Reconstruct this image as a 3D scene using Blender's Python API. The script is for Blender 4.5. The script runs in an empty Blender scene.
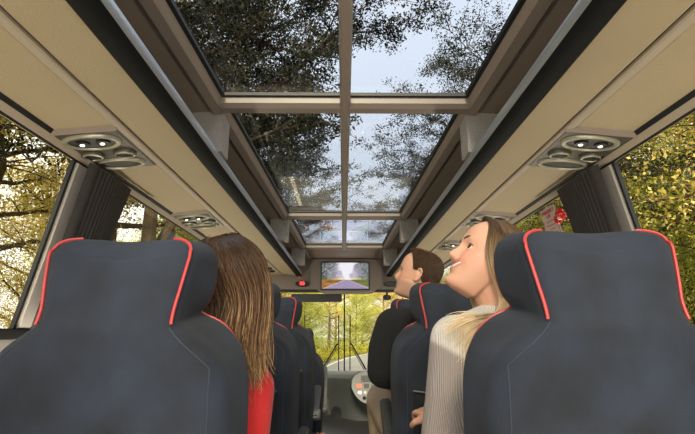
import bpy, bmesh, math, random
import numpy as np
from mathutils import Vector, Matrix, noise as mnoise

C = bpy.context.scene.collection
R = math.radians
PI = math.pi
CZ = 1.05            # camera height above the cabin floor

# ------------------------------------------------------------------ materials
def mat(name):
    m = bpy.data.materials.new(name); m.use_nodes = True
    nt = m.node_tree; nt.nodes.clear()
    out = nt.nodes.new('ShaderNodeOutputMaterial')
    return m, nt, out

def princ(name, col, rough=.6, metal=0, spec=.5, bump=None, var=None, sheen=0, emit=None, coat=0, attr=None):
    """col rgb; bump=(scale,strength[,stretch]); var=(scale,amount)"""
    m, nt, out = mat(name)
    b = nt.nodes.new('ShaderNodeBsdfPrincipled')
    b.inputs['Base Color'].default_value = (*col, 1)
    b.inputs['Roughness'].default_value = rough
    b.inputs['Metallic'].default_value = metal
    b.inputs['Specular IOR Level'].default_value = spec
    b.inputs['Sheen Weight'].default_value = sheen
    b.inputs['Coat Weight'].default_value = coat
    nt.links.new(b.outputs[0], out.inputs[0])
    tc = nt.nodes.new('ShaderNodeTexCoord')
    src = None
    if attr:
        a = nt.nodes.new('ShaderNodeAttribute'); a.attribute_name = attr
        src = a.outputs['Color']
        nt.links.new(src, b.inputs['Base Color'])
    if var:
        n = nt.nodes.new('ShaderNodeTexNoise'); n.inputs['Scale'].default_value = var[0]
        n.inputs['Detail'].default_value = 6
        nt.links.new(tc.outputs['Object'], n.inputs['Vector'])
        mr = nt.nodes.new('ShaderNodeMapRange')
        mr.inputs[1].default_value = .3; mr.inputs[2].default_value = .7
        mr.inputs[3].default_value = 1 - var[1]; mr.inputs[4].default_value = 1 + var[1]
        nt.links.new(n.outputs['Fac'], mr.inputs[0])
        mx = nt.nodes.new('ShaderNodeVectorMath'); mx.operation = 'SCALE'
        if src: nt.links.new(src, mx.inputs[0])
        else: mx.inputs[0].default_value = col
        nt.links.new(mr.outputs[0], mx.inputs['Scale'])
        nt.links.new(mx.outputs[0], b.inputs['Base Color'])
    if bump:
        n = nt.nodes.new('ShaderNodeTexNoise'); n.inputs['Scale'].default_value = bump[0]
        n.inputs['Detail'].default_value = 3
        mp = nt.nodes.new('ShaderNodeMapping')
        if len(bump) > 2: mp.inputs['Scale'].default_value = bump[2]
        nt.links.new(tc.outputs['Object'], mp.inputs[0]); nt.links.new(mp.outputs[0], n.inputs['Vector'])
        bp = nt.nodes.new('ShaderNodeBump'); bp.inputs['Strength'].default_value = bump[1]
        bp.inputs['Distance'].default_value = .01
        nt.links.new(n.outputs['Fac'], bp.inputs['Height'])
        nt.links.new(bp.outputs[0], b.inputs['Normal'])
    if emit:
        b.inputs['Emission Color'].default_value = (*emit[:3], 1)
        b.inputs['Emission Strength'].default_value = emit[3]
    return m

def glass(name, tint, refl=.9):
    m, nt, out = mat(name)
    t = nt.nodes.new('ShaderNodeBsdfTransparent'); t.inputs[0].default_value = (*tint, 1)
    g = nt.nodes.new('ShaderNodeBsdfGlossy'); g.inputs['Roughness'].default_value = .01
    g.inputs[0].default_value = (refl, refl, refl, 1)
    lw = nt.nodes.new('ShaderNodeLayerWeight'); lw.inputs[0].default_value = .5
    pw = nt.nodes.new('ShaderNodeMath'); pw.operation = 'POWER'; pw.inputs[1].default_value = 4.5
    f = nt.nodes.new('ShaderNodeMath'); f.operation = 'MULTIPLY_ADD'; f.inputs[1].default_value = .9; f.inputs[2].default_value = .035
    nt.links.new(lw.outputs['Facing'], pw.inputs[0]); nt.links.new(pw.outputs[0], f.inputs[0])
    mx = nt.nodes.new('ShaderNodeMixShader')
    nt.links.new(f.outputs[0], mx.inputs[0]); nt.links.new(t.outputs[0], mx.inputs[1])
    nt.links.new(g.outputs[0], mx.inputs[2]); nt.links.new(mx.outputs[0], out.inputs[0])
    return m

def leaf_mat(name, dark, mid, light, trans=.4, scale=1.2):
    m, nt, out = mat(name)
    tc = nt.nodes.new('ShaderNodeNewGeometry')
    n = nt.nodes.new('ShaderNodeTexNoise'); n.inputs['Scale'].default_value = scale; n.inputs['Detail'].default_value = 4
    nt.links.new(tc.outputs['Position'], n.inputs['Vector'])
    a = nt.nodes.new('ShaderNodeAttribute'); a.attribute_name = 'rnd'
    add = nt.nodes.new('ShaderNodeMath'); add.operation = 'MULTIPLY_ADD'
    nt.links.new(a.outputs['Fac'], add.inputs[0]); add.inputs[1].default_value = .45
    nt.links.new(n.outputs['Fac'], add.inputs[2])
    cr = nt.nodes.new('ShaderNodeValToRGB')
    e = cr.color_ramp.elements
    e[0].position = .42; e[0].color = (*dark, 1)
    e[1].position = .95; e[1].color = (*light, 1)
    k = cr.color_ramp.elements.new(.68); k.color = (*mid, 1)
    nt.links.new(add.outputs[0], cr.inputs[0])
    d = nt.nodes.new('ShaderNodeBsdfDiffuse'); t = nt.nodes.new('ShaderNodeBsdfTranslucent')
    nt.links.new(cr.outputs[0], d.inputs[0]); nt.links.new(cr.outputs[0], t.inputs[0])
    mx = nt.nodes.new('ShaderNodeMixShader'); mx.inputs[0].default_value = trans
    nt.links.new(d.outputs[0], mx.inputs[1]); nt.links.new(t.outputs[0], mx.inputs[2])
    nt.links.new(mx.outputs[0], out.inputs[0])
    return m

M = {}
M['vinyl']   = princ('cream_grained_vinyl', (.455,.362,.225), .62, bump=(260,.35), var=(3,.04))
M['vinyl2']  = princ('cream_panel_edge', (.46,.38,.29), .5)
M['brown']   = princ('taupe_grained_plastic', (.30,.235,.185), .6, bump=(300,.25))
M['trim']    = princ('taupe_smooth_trim', (.27,.215,.18), .38, spec=.5)
M['speck']   = princ('speckled_grey_felt', (.38,.35,.32), .9, bump=(500,.5), var=(220,.35))
M['black']   = princ('black_rubber', (.012,.012,.012), .45)
M['rubber']  = princ('black_ribbed_rubber', (.008,.009,.009), .65, spec=.12, bump=(60,.25,(14,.2,14)))
M['alu']     = princ('brushed_aluminium', (.55,.58,.62), .30, metal=.7)
M['dgrey']   = princ('dark_grey_plastic', (.055,.055,.052), .42, bump=(400,.15))
M['ugrey']   = princ('olive_grey_unit_plastic', (.075,.068,.048), .38)
M['silver']  = princ('satin_silver_ring', (.46,.43,.34), .3, metal=.35)
M['mesh']    = princ('grey_speaker_mesh', (.11,.105,.09), .7, bump=(900,.6))
M['lens']    = princ('reading_lamp_lens', (.9,.9,.85), .2, emit=(1,.95,.85,1.5))
M['wall']    = princ('grey_carpet_wall', (.16,.15,.14), .95, bump=(300,.4))
M['pillar']  = princ('light_grey_pillar_trim', (.52,.48,.44), .5)
M['floor']   = princ('dark_speckled_vinyl_floor', (.05,.05,.052), .5, var=(200,.3))
M['seat']    = princ('navy_velour', (.0088,.0130,.0235), .85, sheen=.04, bump=(900,.3), var=(9,.6))
M['pipe']    = princ('red_piping', (.42,.020,.018), .45, sheen=.2)
M['seam']    = princ('navy_seam', (.022,.029,.045), .8)
M['pocket']  = princ('black_net_pocket', (.010,.010,.012), .8, bump=(250,.8))
M['curtain'] = princ('charcoal_curtain_cloth', (.062,.055,.052), .9, bump=(350,.3), var=(40,.15))
M['dash']    = princ('dashboard_grey', (.14,.148,.145), .55, bump=(300,.2))
M['panelg']  = princ('instrument_panel_silver', (.12,.12,.12), .4, metal=.1)
M['orange']  = princ('amber_button', (.75,.16,.03), .4)
M['white']   = princ('white_plastic', (.75,.75,.72), .4)
M['red']     = princ('glossy_red_plastic', (.60,.012,.015), .18, coat=.5)
M['led']     = princ('red_led', (.1,0,0), .4, emit=(1,.03,.03,4))
M['paper']   = princ('white_sticker', (.62,.56,.53), .6)
M['redink']  = princ('red_ink', (.55,.03,.03), .6)
M['greyink'] = princ('grey_ink', (.25,.2,.2), .6)
M['gside']   = glass('side_window_glass', (.93,.92,.86), .6)
M['gfront']  = glass('windscreen_glass', (.95,.96,.92), .6)
M['groof']   = glass('tinted_roof_glass', (.55,.58,.62), 1)
M['bark']    = princ('brown_bark', (.10,.072,.045), .95, bump=(8,.8,(3,3,.6)), var=(3,.4))
M['asphalt'] = princ('worn_asphalt', (.17,.17,.165), .9, bump=(40,.4), var=(1.2,.15))
M['yline']   = princ('pale_road_paint', (.65,.6,.5), .7)
M['ground']  = princ('mossy_forest_floor', (.12,.13,.035), 1, bump=(6,1), var=(.9,.5))
M['leafgold']= leaf_mat('golden_green_leaves', (.24,.19,.040), (.58,.46,.11), (.98,.84,.34), .5, .9)
M['leafdark']= leaf_mat('silhouette_dark_leaves', (.018,.019,.015), (.05,.05,.036), (.14,.135,.08), .2)  # backlit silhouette darkness against the sky is put into the leaf colour
M['leaffresh']= leaf_mat('fresh_green_leaves', (.19,.19,.035), (.44,.47,.085), (.86,.88,.27), .5, .9)
M['fern']    = leaf_mat('fern_green_leaves', (.06,.07,.012), (.26,.25,.035), (.62,.55,.09))

# ------------------------------------------------------------------ helpers
def new_mesh(name, V, F, m=None, smooth=True, parent=None, mats=None, fm=None, link=True):
    me = bpy.data.meshes.new(name)
    V = np.asarray(V, dtype=np.float32)
    if isinstance(F, np.ndarray):
        n, k = F.shape
        me.vertices.add(len(V)); me.vertices.foreach_set('co', V.ravel())
        me.loops.add(n*k); me.loops.foreach_set('vertex_index', F.astype(np.int32).ravel())
        me.polygons.add(n)
        me.polygons.foreach_set('loop_start', np.arange(0, n*k, k, dtype=np.int32))
        me.polygons.foreach_set('loop_total', np.full(n, k, dtype=np.int32))
        me.update(calc_edges=True)
    else:
        me.from_pydata([tuple(map(float, v)) for v in V], [], F); me.update()
    if smooth: me.polygons.foreach_set('use_smooth', [True]*len(me.polygons))
    if mats:
        for q in mats: me.materials.append(q)
        if fm is not None: me.polygons.foreach_set('material_index', np.asarray(fm, dtype=np.int32))
    elif m: me.materials.append(m)
    o = bpy.data.objects.new(name, me)
    if link: C.objects.link(o)
    if parent: o.parent = parent
    return o

class MB:
    """collects simple solids into one mesh"""
    def __init__(s): s.V = []; s.F = []; s.I = []; s.mi = 0
    def add(s, V, F):
        o = len(s.V); s.V += [tuple(v) for v in V]
        s.F += [tuple(i+o for i in f) for f in F]; s.I += [s.mi]*len(F)
        return s
    def box(s, x0, x1, y0, y1, z0, z1):
        V = [(x,y,z) for x in (x0,x1) for y in (y0,y1) for z in (z0,z1)]
        return s.add(V, [(0,1,3,2),(4,6,7,5),(0,4,5,1),(2,3,7,6),(0,2,6,4),(1,5,7,3)])
    def prism(s, pts, y0, y1, taper=None):
        """closed (x,z) polygon extruded along y"""
        n = len(pts)
        V = [(p[0],y0,p[1]) for p in pts] + [((taper(p,y1) if taper else p)[0],y1,(taper(p,y1) if taper else p)[1]) for p in pts]
        F = [(i,(i+1)%n,n+(i+1)%n,n+i) for i in range(n)] + [tuple(range(n))[::-1], tuple(range(n,2*n))]
        return s.add(V, F)
    def prismx(s, pts, x0, x1):
        """closed (y,z) polygon extruded along x"""
        n = len(pts)
        V = [(x0,p[0],p[1]) for p in pts] + [(x1,p[0],p[1]) for p in pts]
        F = [(i,(i+1)%n,n+(i+1)%n,n+i) for i in range(n)] + [tuple(range(n))[::-1], tuple(range(n,2*n))]
        return s.add(V, F)
    def tube(s, pts, r, n=10, cap=True):
        pts = [Vector(p) for p in pts]; m = len(pts)
        rr = r if hasattr(r, '__len__') else [r]*m
        V = []; up = None
        for i, p in enumerate(pts):
            t = (pts[min(i+1,m-1)] - pts[max(i-1,0)]).normalized()
            if up is None:
                up = Vector((0,0,1)) if abs(t.z) < .9 else Vector((1,0,0))
            a = t.cross(up).normalized(); up = a.cross(t).normalized()
            for k in range(n):
                an = 2*PI*k/n
                V.append(p + a*math.cos(an)*rr[i] + up*math.sin(an)*rr[i])
        F = [(i*n+k, i*n+(k+1)%n, (i+1)*n+(k+1)%n, (i+1)*n+k) for i in range(m-1) for k in range(n)]
        if cap: F += [tuple(range(n))[::-1], tuple(range((m-1)*n, m*n))]
        return s.add(V, F)
    def ell(s, c, r, nu=20, nv=12, rot=None):
        V = []; c = Vector(c)
        for j in range(nv+1):
            ph = PI*j/nv
            for i in range(nu):
                th = 2*PI*i/nu
                v = Vector((r[0]*math.sin(ph)*math.cos(th), r[1]*math.sin(ph)*math.sin(th), r[2]*math.cos(ph)))
                if rot is not None: v = rot @ v
                V.append(c+v)
        F = [(j*nu+i, (j+1)*nu+i, (j+1)*nu+(i+1)%nu, j*nu+(i+1)%nu) for j in range(nv) for i in range(nu)]
        return s.add(V, F)
    def lathe(s, prof, c, axis='z', n=28, sx=1, sy=1):
        V = []
        for r, h in prof:
            for k in range(n):
                a = 2*PI*k/n
                p = (r*sx*math.cos(a), r*sy*math.sin(a), h)
                if axis == 'y': p = (p[0], h, p[1])
                if axis == 'x': p = (h, p[0], p[1])
                V.append((c[0]+p[0], c[1]+p[1], c[2]+p[2]))
        m = len(prof)
        F = [(i*n+k, i*n+(k+1)%n, (i+1)*n+(k+1)%n, (i+1)*n+k) for i in range(m-1) for k in range(n)]
        return s.add(V, F)
    def build(s, name, m, parent=None, smooth=False, bevel=0, seg=2, mats=None):
        o = new_mesh(name, s.V, s.F, m, smooth, parent, mats, s.I if mats else None)
        bm = bmesh.new(); bm.from_mesh(o.data)
        bmesh.ops.recalc_face_normals(bm, faces=bm.faces)
        if bevel:
            bmesh.ops.bevel(bm, geom=[e for e in bm.edges if e.calc_face_angle(0) > .5], offset=bevel, segments=seg, affect='EDGES', clamp_overlap=True)
        bm.to_mesh(o.data); bm.free()
        if smooth or bevel:
            o.data.polygons.foreach_set('use_smooth', [True]*len(o.data.polygons))
            try: o.data.set_sharp_from_angle(angle=R(35))
            except Exception: pass
        return o

def empty(name, loc=(0,0,0), rz=0):
    o = bpy.data.objects.new(name, None); C.objects.link(o)
    o.location = loc; o.rotation_euler = (0,0,rz); o.empty_display_size = .1
    return o
def tag(o, label=None, cat=None, group=None, kind=None):
    if label: o['label'] = label
    if cat: o['category'] = cat
    if group: o['group'] = group
    if kind: o['kind'] = kind
    return o
def struct(o, label=None):
    o['kind'] = 'structure'
    if label: o['label'] = label
    return o
def kids(o): return [c for c in bpy.data.objects if c.parent == o]
def copy_tree(o, parent=None):
    c = o.copy(); C.objects.link(c); c.parent = parent
    if parent is None and o.parent is not None: c.parent = None
    for ch in kids(o): copy_tree(ch, c)
    return c
def interp(tab, z):
    """piecewise smooth interpolation in a table [(z, a, b, ...)] ascending"""
    zs = [t[0] for t in tab]
    if z <= zs[0]: return tab[0][1:]
    if z >= zs[-1]: return tab[-1][1:]
    for i in range(len(zs)-1):
        if z <= zs[i+1]: break
    t = (z-zs[i])/(zs[i+1]-zs[i])
    res = []
    for k in range(1, len(tab[0])):
        p1, p2 = tab[i][k], tab[i+1][k]
        d = zs[i+1]-zs[i]
        m1 = (tab[i+1][k]-tab[i-1][k])/(zs[i+1]-zs[i-1]) if i > 0 else (p2-p1)/d
        m2 = (tab[i+2][k]-tab[i][k])/(zs[i+2]-zs[i]) if i+2 < len(zs) else (p2-p1)/d
        h = t*t*(3-2*t)
        res.append((2*t**3-3*t**2+1)*p1 + (t**3-2*t**2+t)*d*m1 + (-2*t**3+3*t**2)*p2 + (t**3-t**2)*d*m2)
    return res
def text_mesh(name, s, size, m, parent, loc, rot, thick=.0008, align='CENTER'):
    cu = bpy.data.curves.new(name, 'FONT'); cu.body = s; cu.size = size; cu.extrude = thick
    cu.align_x = align; cu.align_y = 'CENTER'
    t = bpy.data.objects.new(name, cu); C.objects.link(t)
    dg = bpy.context.evaluated_depsgraph_get()
    me = bpy.data.meshes.new_from_object(t.evaluated_get(dg))
    bpy.data.objects.remove(t); me.materials.clear(); me.materials.append(m)
    o = bpy.data.objects.new(name, me); C.objects.link(o)
    o.location = loc; o.rotation_euler = rot; o.parent = parent
    return o
SKY=1.72; SUN=6.5; CAB=8; STRIP=13.5; REAR=15; EXPO=.7; SCREEN_E=.55
# ================================================================== THE COACH
def wallx(z): return 1.084 + .2*(1.715-z)
SILL = 1.06
Y0, YE = -1.3, 6.1                       # cabin from behind the camera to the bulkhead
HWT = [(-1.4,.618),(1.82,.518),(3.67,.470),(5.1,.444),(6.1,.43)]
def hw(y): return interp(HWT, y)[0]

# floor, walls -------------------------------------------------------
f = MB().box(-1.25,1.25,Y0,6.6,-.05,0).build('floor', M['floor']); struct(f)
def wall(sgn, name):
    w = empty(name); struct(w)
    p = MB()
    pts = [(sgn*wallx(SILL),SILL),(sgn*(wallx(SILL)+.06),SILL),(sgn*1.31,0),(sgn*1.25,0)]
    p.prism(pts, Y0, 7.1)
    p.build('side_panel', M['wall'], w)
    # window sill rail
    MB().prism([(sgn*(wallx(SILL)-.012),SILL-.035),(sgn*(wallx(SILL)-.012),SILL+.004),(sgn*(wallx(SILL)+.05),SILL+.004),(sgn*(wallx(SILL)+.05),SILL-.035)], Y0, 6.9).build('sill_rail', M['black'], w, bevel=.004)
    # header above the glass: black gasket, cream strip, black gasket
    MB().prism([(sgn*1.045,1.757),(sgn*1.061,1.744),(sgn*1.14,1.80),(sgn*1.14,1.85)], Y0, 6.1).build('upper_gasket', M['black'], w)
    MB().prism([(sgn*1.060,1.744),(sgn*1.079,1.724),(sgn*1.16,1.76),(sgn*1.14,1.80)], Y0, 6.1).build('header_strip', M['vinyl2'], w)
    MB().prism([(sgn*1.0785,1.725),(sgn*1.083,1.716),(sgn*1.17,1.80),(sgn*1.165,1.81)], Y0, 6.9).build('lower_gasket', M['black'], w)
    # pillars
    for y in (1.765, 3.64, 5.52):
        q = MB()
        a, b = (1.72), SILL
        th = .024
        q.add([(sgn*(wallx(z)-i*th+.015), yy, z) for z in (b,a) for yy in (y,y+.14) for i in (0,1)],
              [(0,1,3,2),(4,6,7,5),(0,4,5,1),(2,3,7,6),(0,2,6,4),(1,5,7,3)])
        q.build('window_pillar', M['pillar'], w, bevel=.008)
        g = MB()
        for yy in (y-.014, y+.14):
            g.add([(sgn*(wallx(z)-i*.016+.015), y2, z) for z in (b,a) for y2 in (yy,yy+.014) for i in (0,1)],
                  [(0,1,3,2),(4,6,7,5),(0,4,5,1),(2,3,7,6),(0,2,6,4),(1,5,7,3)])
        g.build('pillar_gasket', M['black'], w)
    return w
wall(-1,'wall_left'); wall(1,'wall_right')
n = 0
for sgn in (-1,1):
    for (a,b) in ((Y0,1.752),(1.918,3.627),(3.793,5.507),(5.673,6.9)):
        n += 1
        q = MB(); 
        q.add([(sgn*(wallx(z)+.012+i*.006), yy, z) for z in (SILL,1.732) for yy in (a,b) for i in (0,1)],
              [(0,1,3,2),(4,6,7,5),(0,4,5,1),(2,3,7,6),(0,2,6,4),(1,5,7,3)])
        struct(q.build(f'window_{n}', M['gside']))

# roof shell above racks --------------------------------------------
for sgn, nm in ((-1,'left'),(1,'right')):
    r = empty(f'ceiling_{nm}'); struct(r)
    q = MB(); ys = [Y0,1.9,3.7,5.1,6.1]
    V=[];F=[]
    for y in ys:
        V += [(sgn*(hw(y)+.02),y,2.012),(sgn*(hw(y)+.045),y,1.985),(sgn*.74,y,1.972),(sgn*1.12,y,1.86),(sgn*1.16,y,1.90),(sgn*.8,y,2.06),(sgn*(hw(y)+.02),y,2.09)]
    k=7
    for i in range(len(ys)-1):
        F += [(i*k+j,i*k+(j+1)%k,(i+1)*k+(j+1)%k,(i+1)*k+j) for j in range(k)]
    q.add(V,F); q.build('cove_panel', M['brown'], r)
    # smooth trim ledge running beside the roof glass
    t = MB(); V=[];F=[]
    for y in ys:
        V += [(sgn*(hw(y)+.000),y,2.000),(sgn*(hw(y)+.012),y,1.972),(sgn*(hw(y)+.050),y,1.966),(sgn*(hw(y)+.062),y,1.984),(sgn*(hw(y)+.03),y,2.03),(sgn*(hw(y)),y,2.03)]
    k=6
    for i in range(len(ys)-1):
        F += [(i*k+j,i*k+(j+1)%k,(i+1)*k+(j+1)%k,(i+1)*k+j) for j in range(k)]
    t.add(V,F); t.build('ledge_trim', M['trim'], r, smooth=True)

# skylight: bars and panes ------------------------------------------
sk = empty('trim_skylight'); struct(sk)
MB().prism([(-.022,2.03),(-.022,1.982),(-.012,1.966),(.012,1.966),(.022,1.982),(.022,2.03)], Y0, 5.22).build('centre_bar', M['trim'], sk, smooth=True)
for y, w_ in ((-.05,.09),(1.815,.085),(3.765,.10),(5.22,.08)):
    h = hw(y)
    MB().prismx([(y-w_/2,2.03),(y-w_/2,1.985),(y-w_/2+.02,1.970),(y+w_/2-.02,1.970),(y+w_/2,1.985),(y+w_/2,2.03)], -h-.01, h+.01).build('cross_bar', M['trim'], sk, smooth=True)
    for s in (-1,1):
        MB().prismx([(y-w_/2-.012,2.028),(y-w_/2-.012,2.014),(y-w_/2+.004,2.010),(y-w_/2+.004,2.028)], *sorted((s*.016, s*(h-.002)))).build('pane_seal', M['black'], sk)
for s in (-1,1):
    V=[];ys=[Y0,1.8,3.75,5.18]
    q=MB()
    for y in ys: V += [(s*(hw(y)-.014),y,2.03),(s*(hw(y)-.014),y,2.014),(s*(hw(y)+.004),y,2.010),(s*(hw(y)+.004),y,2.03)]
    F=[(i*4+j,i*4+(j+1)%4,(i+1)*4+(j+1)%4,(i+1)*4+j) for i in range(3) for j in range(4)]
    q.add(V,F); q.build('edge_seal', M['black'], sk)
for (a,b) in ((Y0,-.05),(-.05,1.80),(1.80,3.75),(3.75,5.22)):
    for s in (-1,1):
        n += 1
        q = MB(); xa, xb, ia = s*(hw(a)+.002), s*(hw(b)+.002), s*.01
        V = [(ia,a,2.022),(xa,a,2.022),(xb,b,2.022),(ia,b,2.022),(ia,a,2.028),(xa,a,2.028),(xb,b,2.028),(ia,b,2.028)]
        q.add(V, [(0,1,2,3),(4,7,6,5),(0,4,5,1),(1,5,6,2),(2,6,7,3),(3,7,4,0)])
        struct(q.build(f'window_{n}', M['groof']))
# solid ceiling in front of the skylight
fc = MB().box(-.60,.60,5.24,6.1,1.985,2.05).build('ceiling', M['brown']); struct(fc)

# luggage racks ------------------------------------------------------
for s, side in ((-1,'left'),(1,'right')):
    rk = empty('luggage_rack', (0,0,1.7))
    tag(rk, f'long cream overhead luggage rack with black rail, {"above the red-topped passenger" if s<0 else "above the woman in the ribbed sweater"}', 'luggage rack', 'overhead luggage racks')
    def P(o): o.location = (0,0,-1.7); return o
    P(MB().prism([(s*.60,1.757),(s*.792,1.776),(s*.792,1.79),(s*.60,1.79)], Y0, 5.95).build('inner_panel', M['vinyl'], rk, bevel=.002))
    P(MB().prism([(s*.792,1.782),(s*.800,1.782),(s*.800,1.79),(s*.792,1.79)], Y0, 5.95).build('panel_groove', M['black'], rk))
    P(MB().prism([(s*.800,1.772),(s*.806,1.768),(s*.834,1.770),(s*.842,1.778),(s*.842,1.79),(s*.800,1.79)], Y0, 5.95).build('edge_moulding', M['vinyl2'], rk, smooth=True))
    P(MB().prism([(s*.842,1.776),(s*1.05,1.757),(s*1.06,1.79),(s*.842,1.80)], Y0, 6.0).build('outer_panel', M['vinyl'], rk))
    # rail: rounded black rubber under, aluminium lip on the aisle side
    P(MB().prism([(s*.612,1.752),(s*.598,1.744),(s*.572,1.742),(s*.552,1.748),(s*.541,1.760),(s*.545,1.768),(s*.56,1.80),(s*.612,1.79)], Y0, 5.95).build('rubber_rail', M['rubber'], rk, smooth=True))
    P(MB().prism([(s*.541,1.760),(s*.537,1.772),(s*.537,1.794),(s*.543,1.803),(s*.556,1.805),(s*.556,1.775)], Y0, 5.95).build('aluminium_lip', M['alu'], rk, smooth=True))
    # shelf top, back and dark liner
    P(MB().prism([(s*.556,1.79),(s*1.09,1.80),(s*1.09,1.806),(s*.556,1.797)], Y0, 5.95).build('shelf', M['dgrey'], rk))
    P(MB().prism([(s*.541,1.744),(s*.625,1.752),(s*.625,1.80),(s*.541,1.80)], 5.95, 5.975).build('end_cap', M['dgrey'], rk, bevel=.003))
    for y in (1.90, 3.86, 5.27):
        P(MB().box(*sorted((s*(hw(y)+.012), s*(hw(y)+.16))), y-.05, y+.06, 1.80, 1.985).build('bracket', M['speck'], rk))

# service units: two lamps, two nozzles, a speaker -------------------
def make_unit():
    u = empty('service_unit')
    # local: x across (towards aisle negative for right side), y forward, z=0 at the plate's top
    MB().add([(-.15,-.20,0),(.125,-.20,0),(.125,.20,0),(-.15,.20,0),(-.137,-.186,-.016),(.112,-.186,-.016),(.112,.186,-.016),(-.137,.186,-.016)],
             [(0,3,2,1),(4,5,6,7),(0,1,5,4),(1,2,6,5),(2,3,7,6),(3,0,4,7)]).build('plate', M['ugrey'], u, bevel=.003)
    MB().add([(-.15,-.205,.004),(.125,-.205,.004),(.118,-.187,-.022),(-.143,-.187,-.022),(-.15,-.195,.004),(.125,-.195,.004)],[(0,1,2,3),(4,3,2,5),(0,3,4),(1,5,2)]).build('rear_lip', M['trim'], u)
    # reading lamp bezel
    def ring(cx, cy, rx, ry, name, m, w=.14, par=u, dz=-.016):
        b = MB(); b.lathe([(1,0),(.99,-.007),(.93,-.012),(1-w,-.012),(1-w-.05,-.006)], (cx,cy,dz), n=40, sx=rx, sy=ry)
        return b.build(name, m, par, smooth=True)
    def disc(cx, cy, rx, ry, name, m, par=u, dz=-.019):
        b = MB(); b.lathe([(.86,0),(.6,-.003),(0.001,-.004)], (cx,cy,dz), n=32, sx=rx, sy=ry)
        return b.build(name, m, par, smooth=True)
    lb = ring(-.012,-.105,.110,.064,'lamp_bezel',M['silver'],.17)
    disc(-.012,-.105,.100,.058,'lamp_housing',M['dgrey'],lb)
    for dx in (-.045,.03):
        MB().lathe([(.024,-.018),(.026,-.030),(.016,-.032),(.0005,-.028)], (dx,-.105,0), n=20).build('lamp_socket', M['black'], lb, smooth=True)
        MB().ell((dx-.003,-.105,-.030), (.009,.009,.005), 14, 8).build('reading_lamp', M['lens'], lb, smooth=True)
    for dx in (-.072,.055):
        nz = ring(dx,.018,.046,.038,'air_nozzle',M['ugrey'],.1)
        MB().lathe([(.85,-.026),(.83,-.032),(.74,-.033),(.70,-.026)], (dx,.018,0), n=28, sx=.046, sy=.038).build('nozzle_ring', M['silver'], nz, smooth=True)
        f_ = MB()
        for k in range(5): f_.box(dx-.028, dx+.028, .018-.022+k*.010, .018-.019+k*.010, -.030, -.020)
        f_.build('nozzle_vanes', M['dgrey'], nz)
        disc(dx,.018,.04,.034,'nozzle_core',M['black'],nz)
    sp = ring(-.012,.122,.108,.052,'speaker_bezel',M['silver'],.15)
    disc(-.012,.122,.098,.047,'speaker_grille',M['mesh'],sp)
    return u
UN = ['second', 'third', 'fourth']
unit0 = make_unit(); k0 = True
LAB = {(-1,0):'largest overhead reading lamp unit above the pleated curtain by the window behind the red-topped passenger',
       (-1,1):'overhead lamp and speaker unit just above the hair of the red-topped passenger',
       (-1,2):'small overhead unit over the blue seats in front of the red-topped passenger',
       (1,0):'overhead unit with two lit lamps beside the curtain near the red hammer',
       (1,1):"overhead lamp and speaker unit above the smiling woman's face",
       (1,2):"overhead unit between the man's head and the smiling woman's forehead"}
for s in (-1,1):
    for i, y in enumerate((1.745,2.94,3.86)):
        o = unit0 if k0 else copy_tree(unit0); k0 = False
        o.location = (s*.948, y, 1.770); o.scale = (s,1,1) if False else (1,1,1)
        o.rotation_euler = (0, s*R(5.2), 0)
        tag(o, LAB[(s,i)], 'reading lamp unit', 'overhead service units')
v = empty('ceiling_vent', (-.90,5.45,1.768)); tag(v,'small pair of dark oval vents under the rack near the red clock','vent')
for dy in (-.12,.12):
    MB().lathe([(1,0),(.9,-.014),(.001,-.008)], (0,dy,0), n=24, sx=.07, sy=.055).build('vent_nozzle', M['black'], v, smooth=True)

# curtains -----------------------------------------------------------
def curtain(s, label):
    root = empty('curtain', (s*1.10, 1.97, 1.06)); tag(root, label, 'curtain')
    NY, NZ = 150, 30
    V=[];F=[]
    rnd = random.Random(5)
    for side in (0,1):
        for j in range(NZ+1):
            z = 1.05 + (1.722-1.05)*j/NZ
            pinch = 1 - .10*math.sin(PI*(1-j/NZ))
            for i in range(NY+1):
                t = i/NY
                y = 1.785 + (.36*t)*pinch
                # smooth band first, then tight pleats
                amp = .0 if t < .2 else .009
                ph = 2*PI*(t-.2)*14 + .5*math.sin(9*t) + .15*math.sin(z*7)
                x = wallx(z) - .042 - amp*math.sin(ph) - (.012*math.sin(PI*t/.2) if t<.2 else 0) - .01*math.sin(PI*t)
                V.append((s*(x - side*.003), y, z))
    W = NY+1; O = W*(NZ+1)
    for j in range(NZ):
        for i in range(NY):
            a=j*W+i
            F.append((a,a+1,a+W+1,a+W)); F.append((O+a,O+a+W,O+a+W+1,O+a+1))
    o = new_mesh('cloth', V, F, M['curtain'], True, root); o.location = tuple(-c for c in root.location)
    t = MB().tube([(s*1.035,1.74,1.735),(s*1.035,2.4,1.735)], .006).build('curtain_track', M['black'], root, smooth=True); t.location = tuple(-c for c in root.location)
    return root
curtain(-1,'charcoal pleated curtain gathered at the window pillar above the nearest seat by the red-topped passenger')
curtain(1,'charcoal pleated curtain gathered at the window pillar beside the red hammer')

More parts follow.
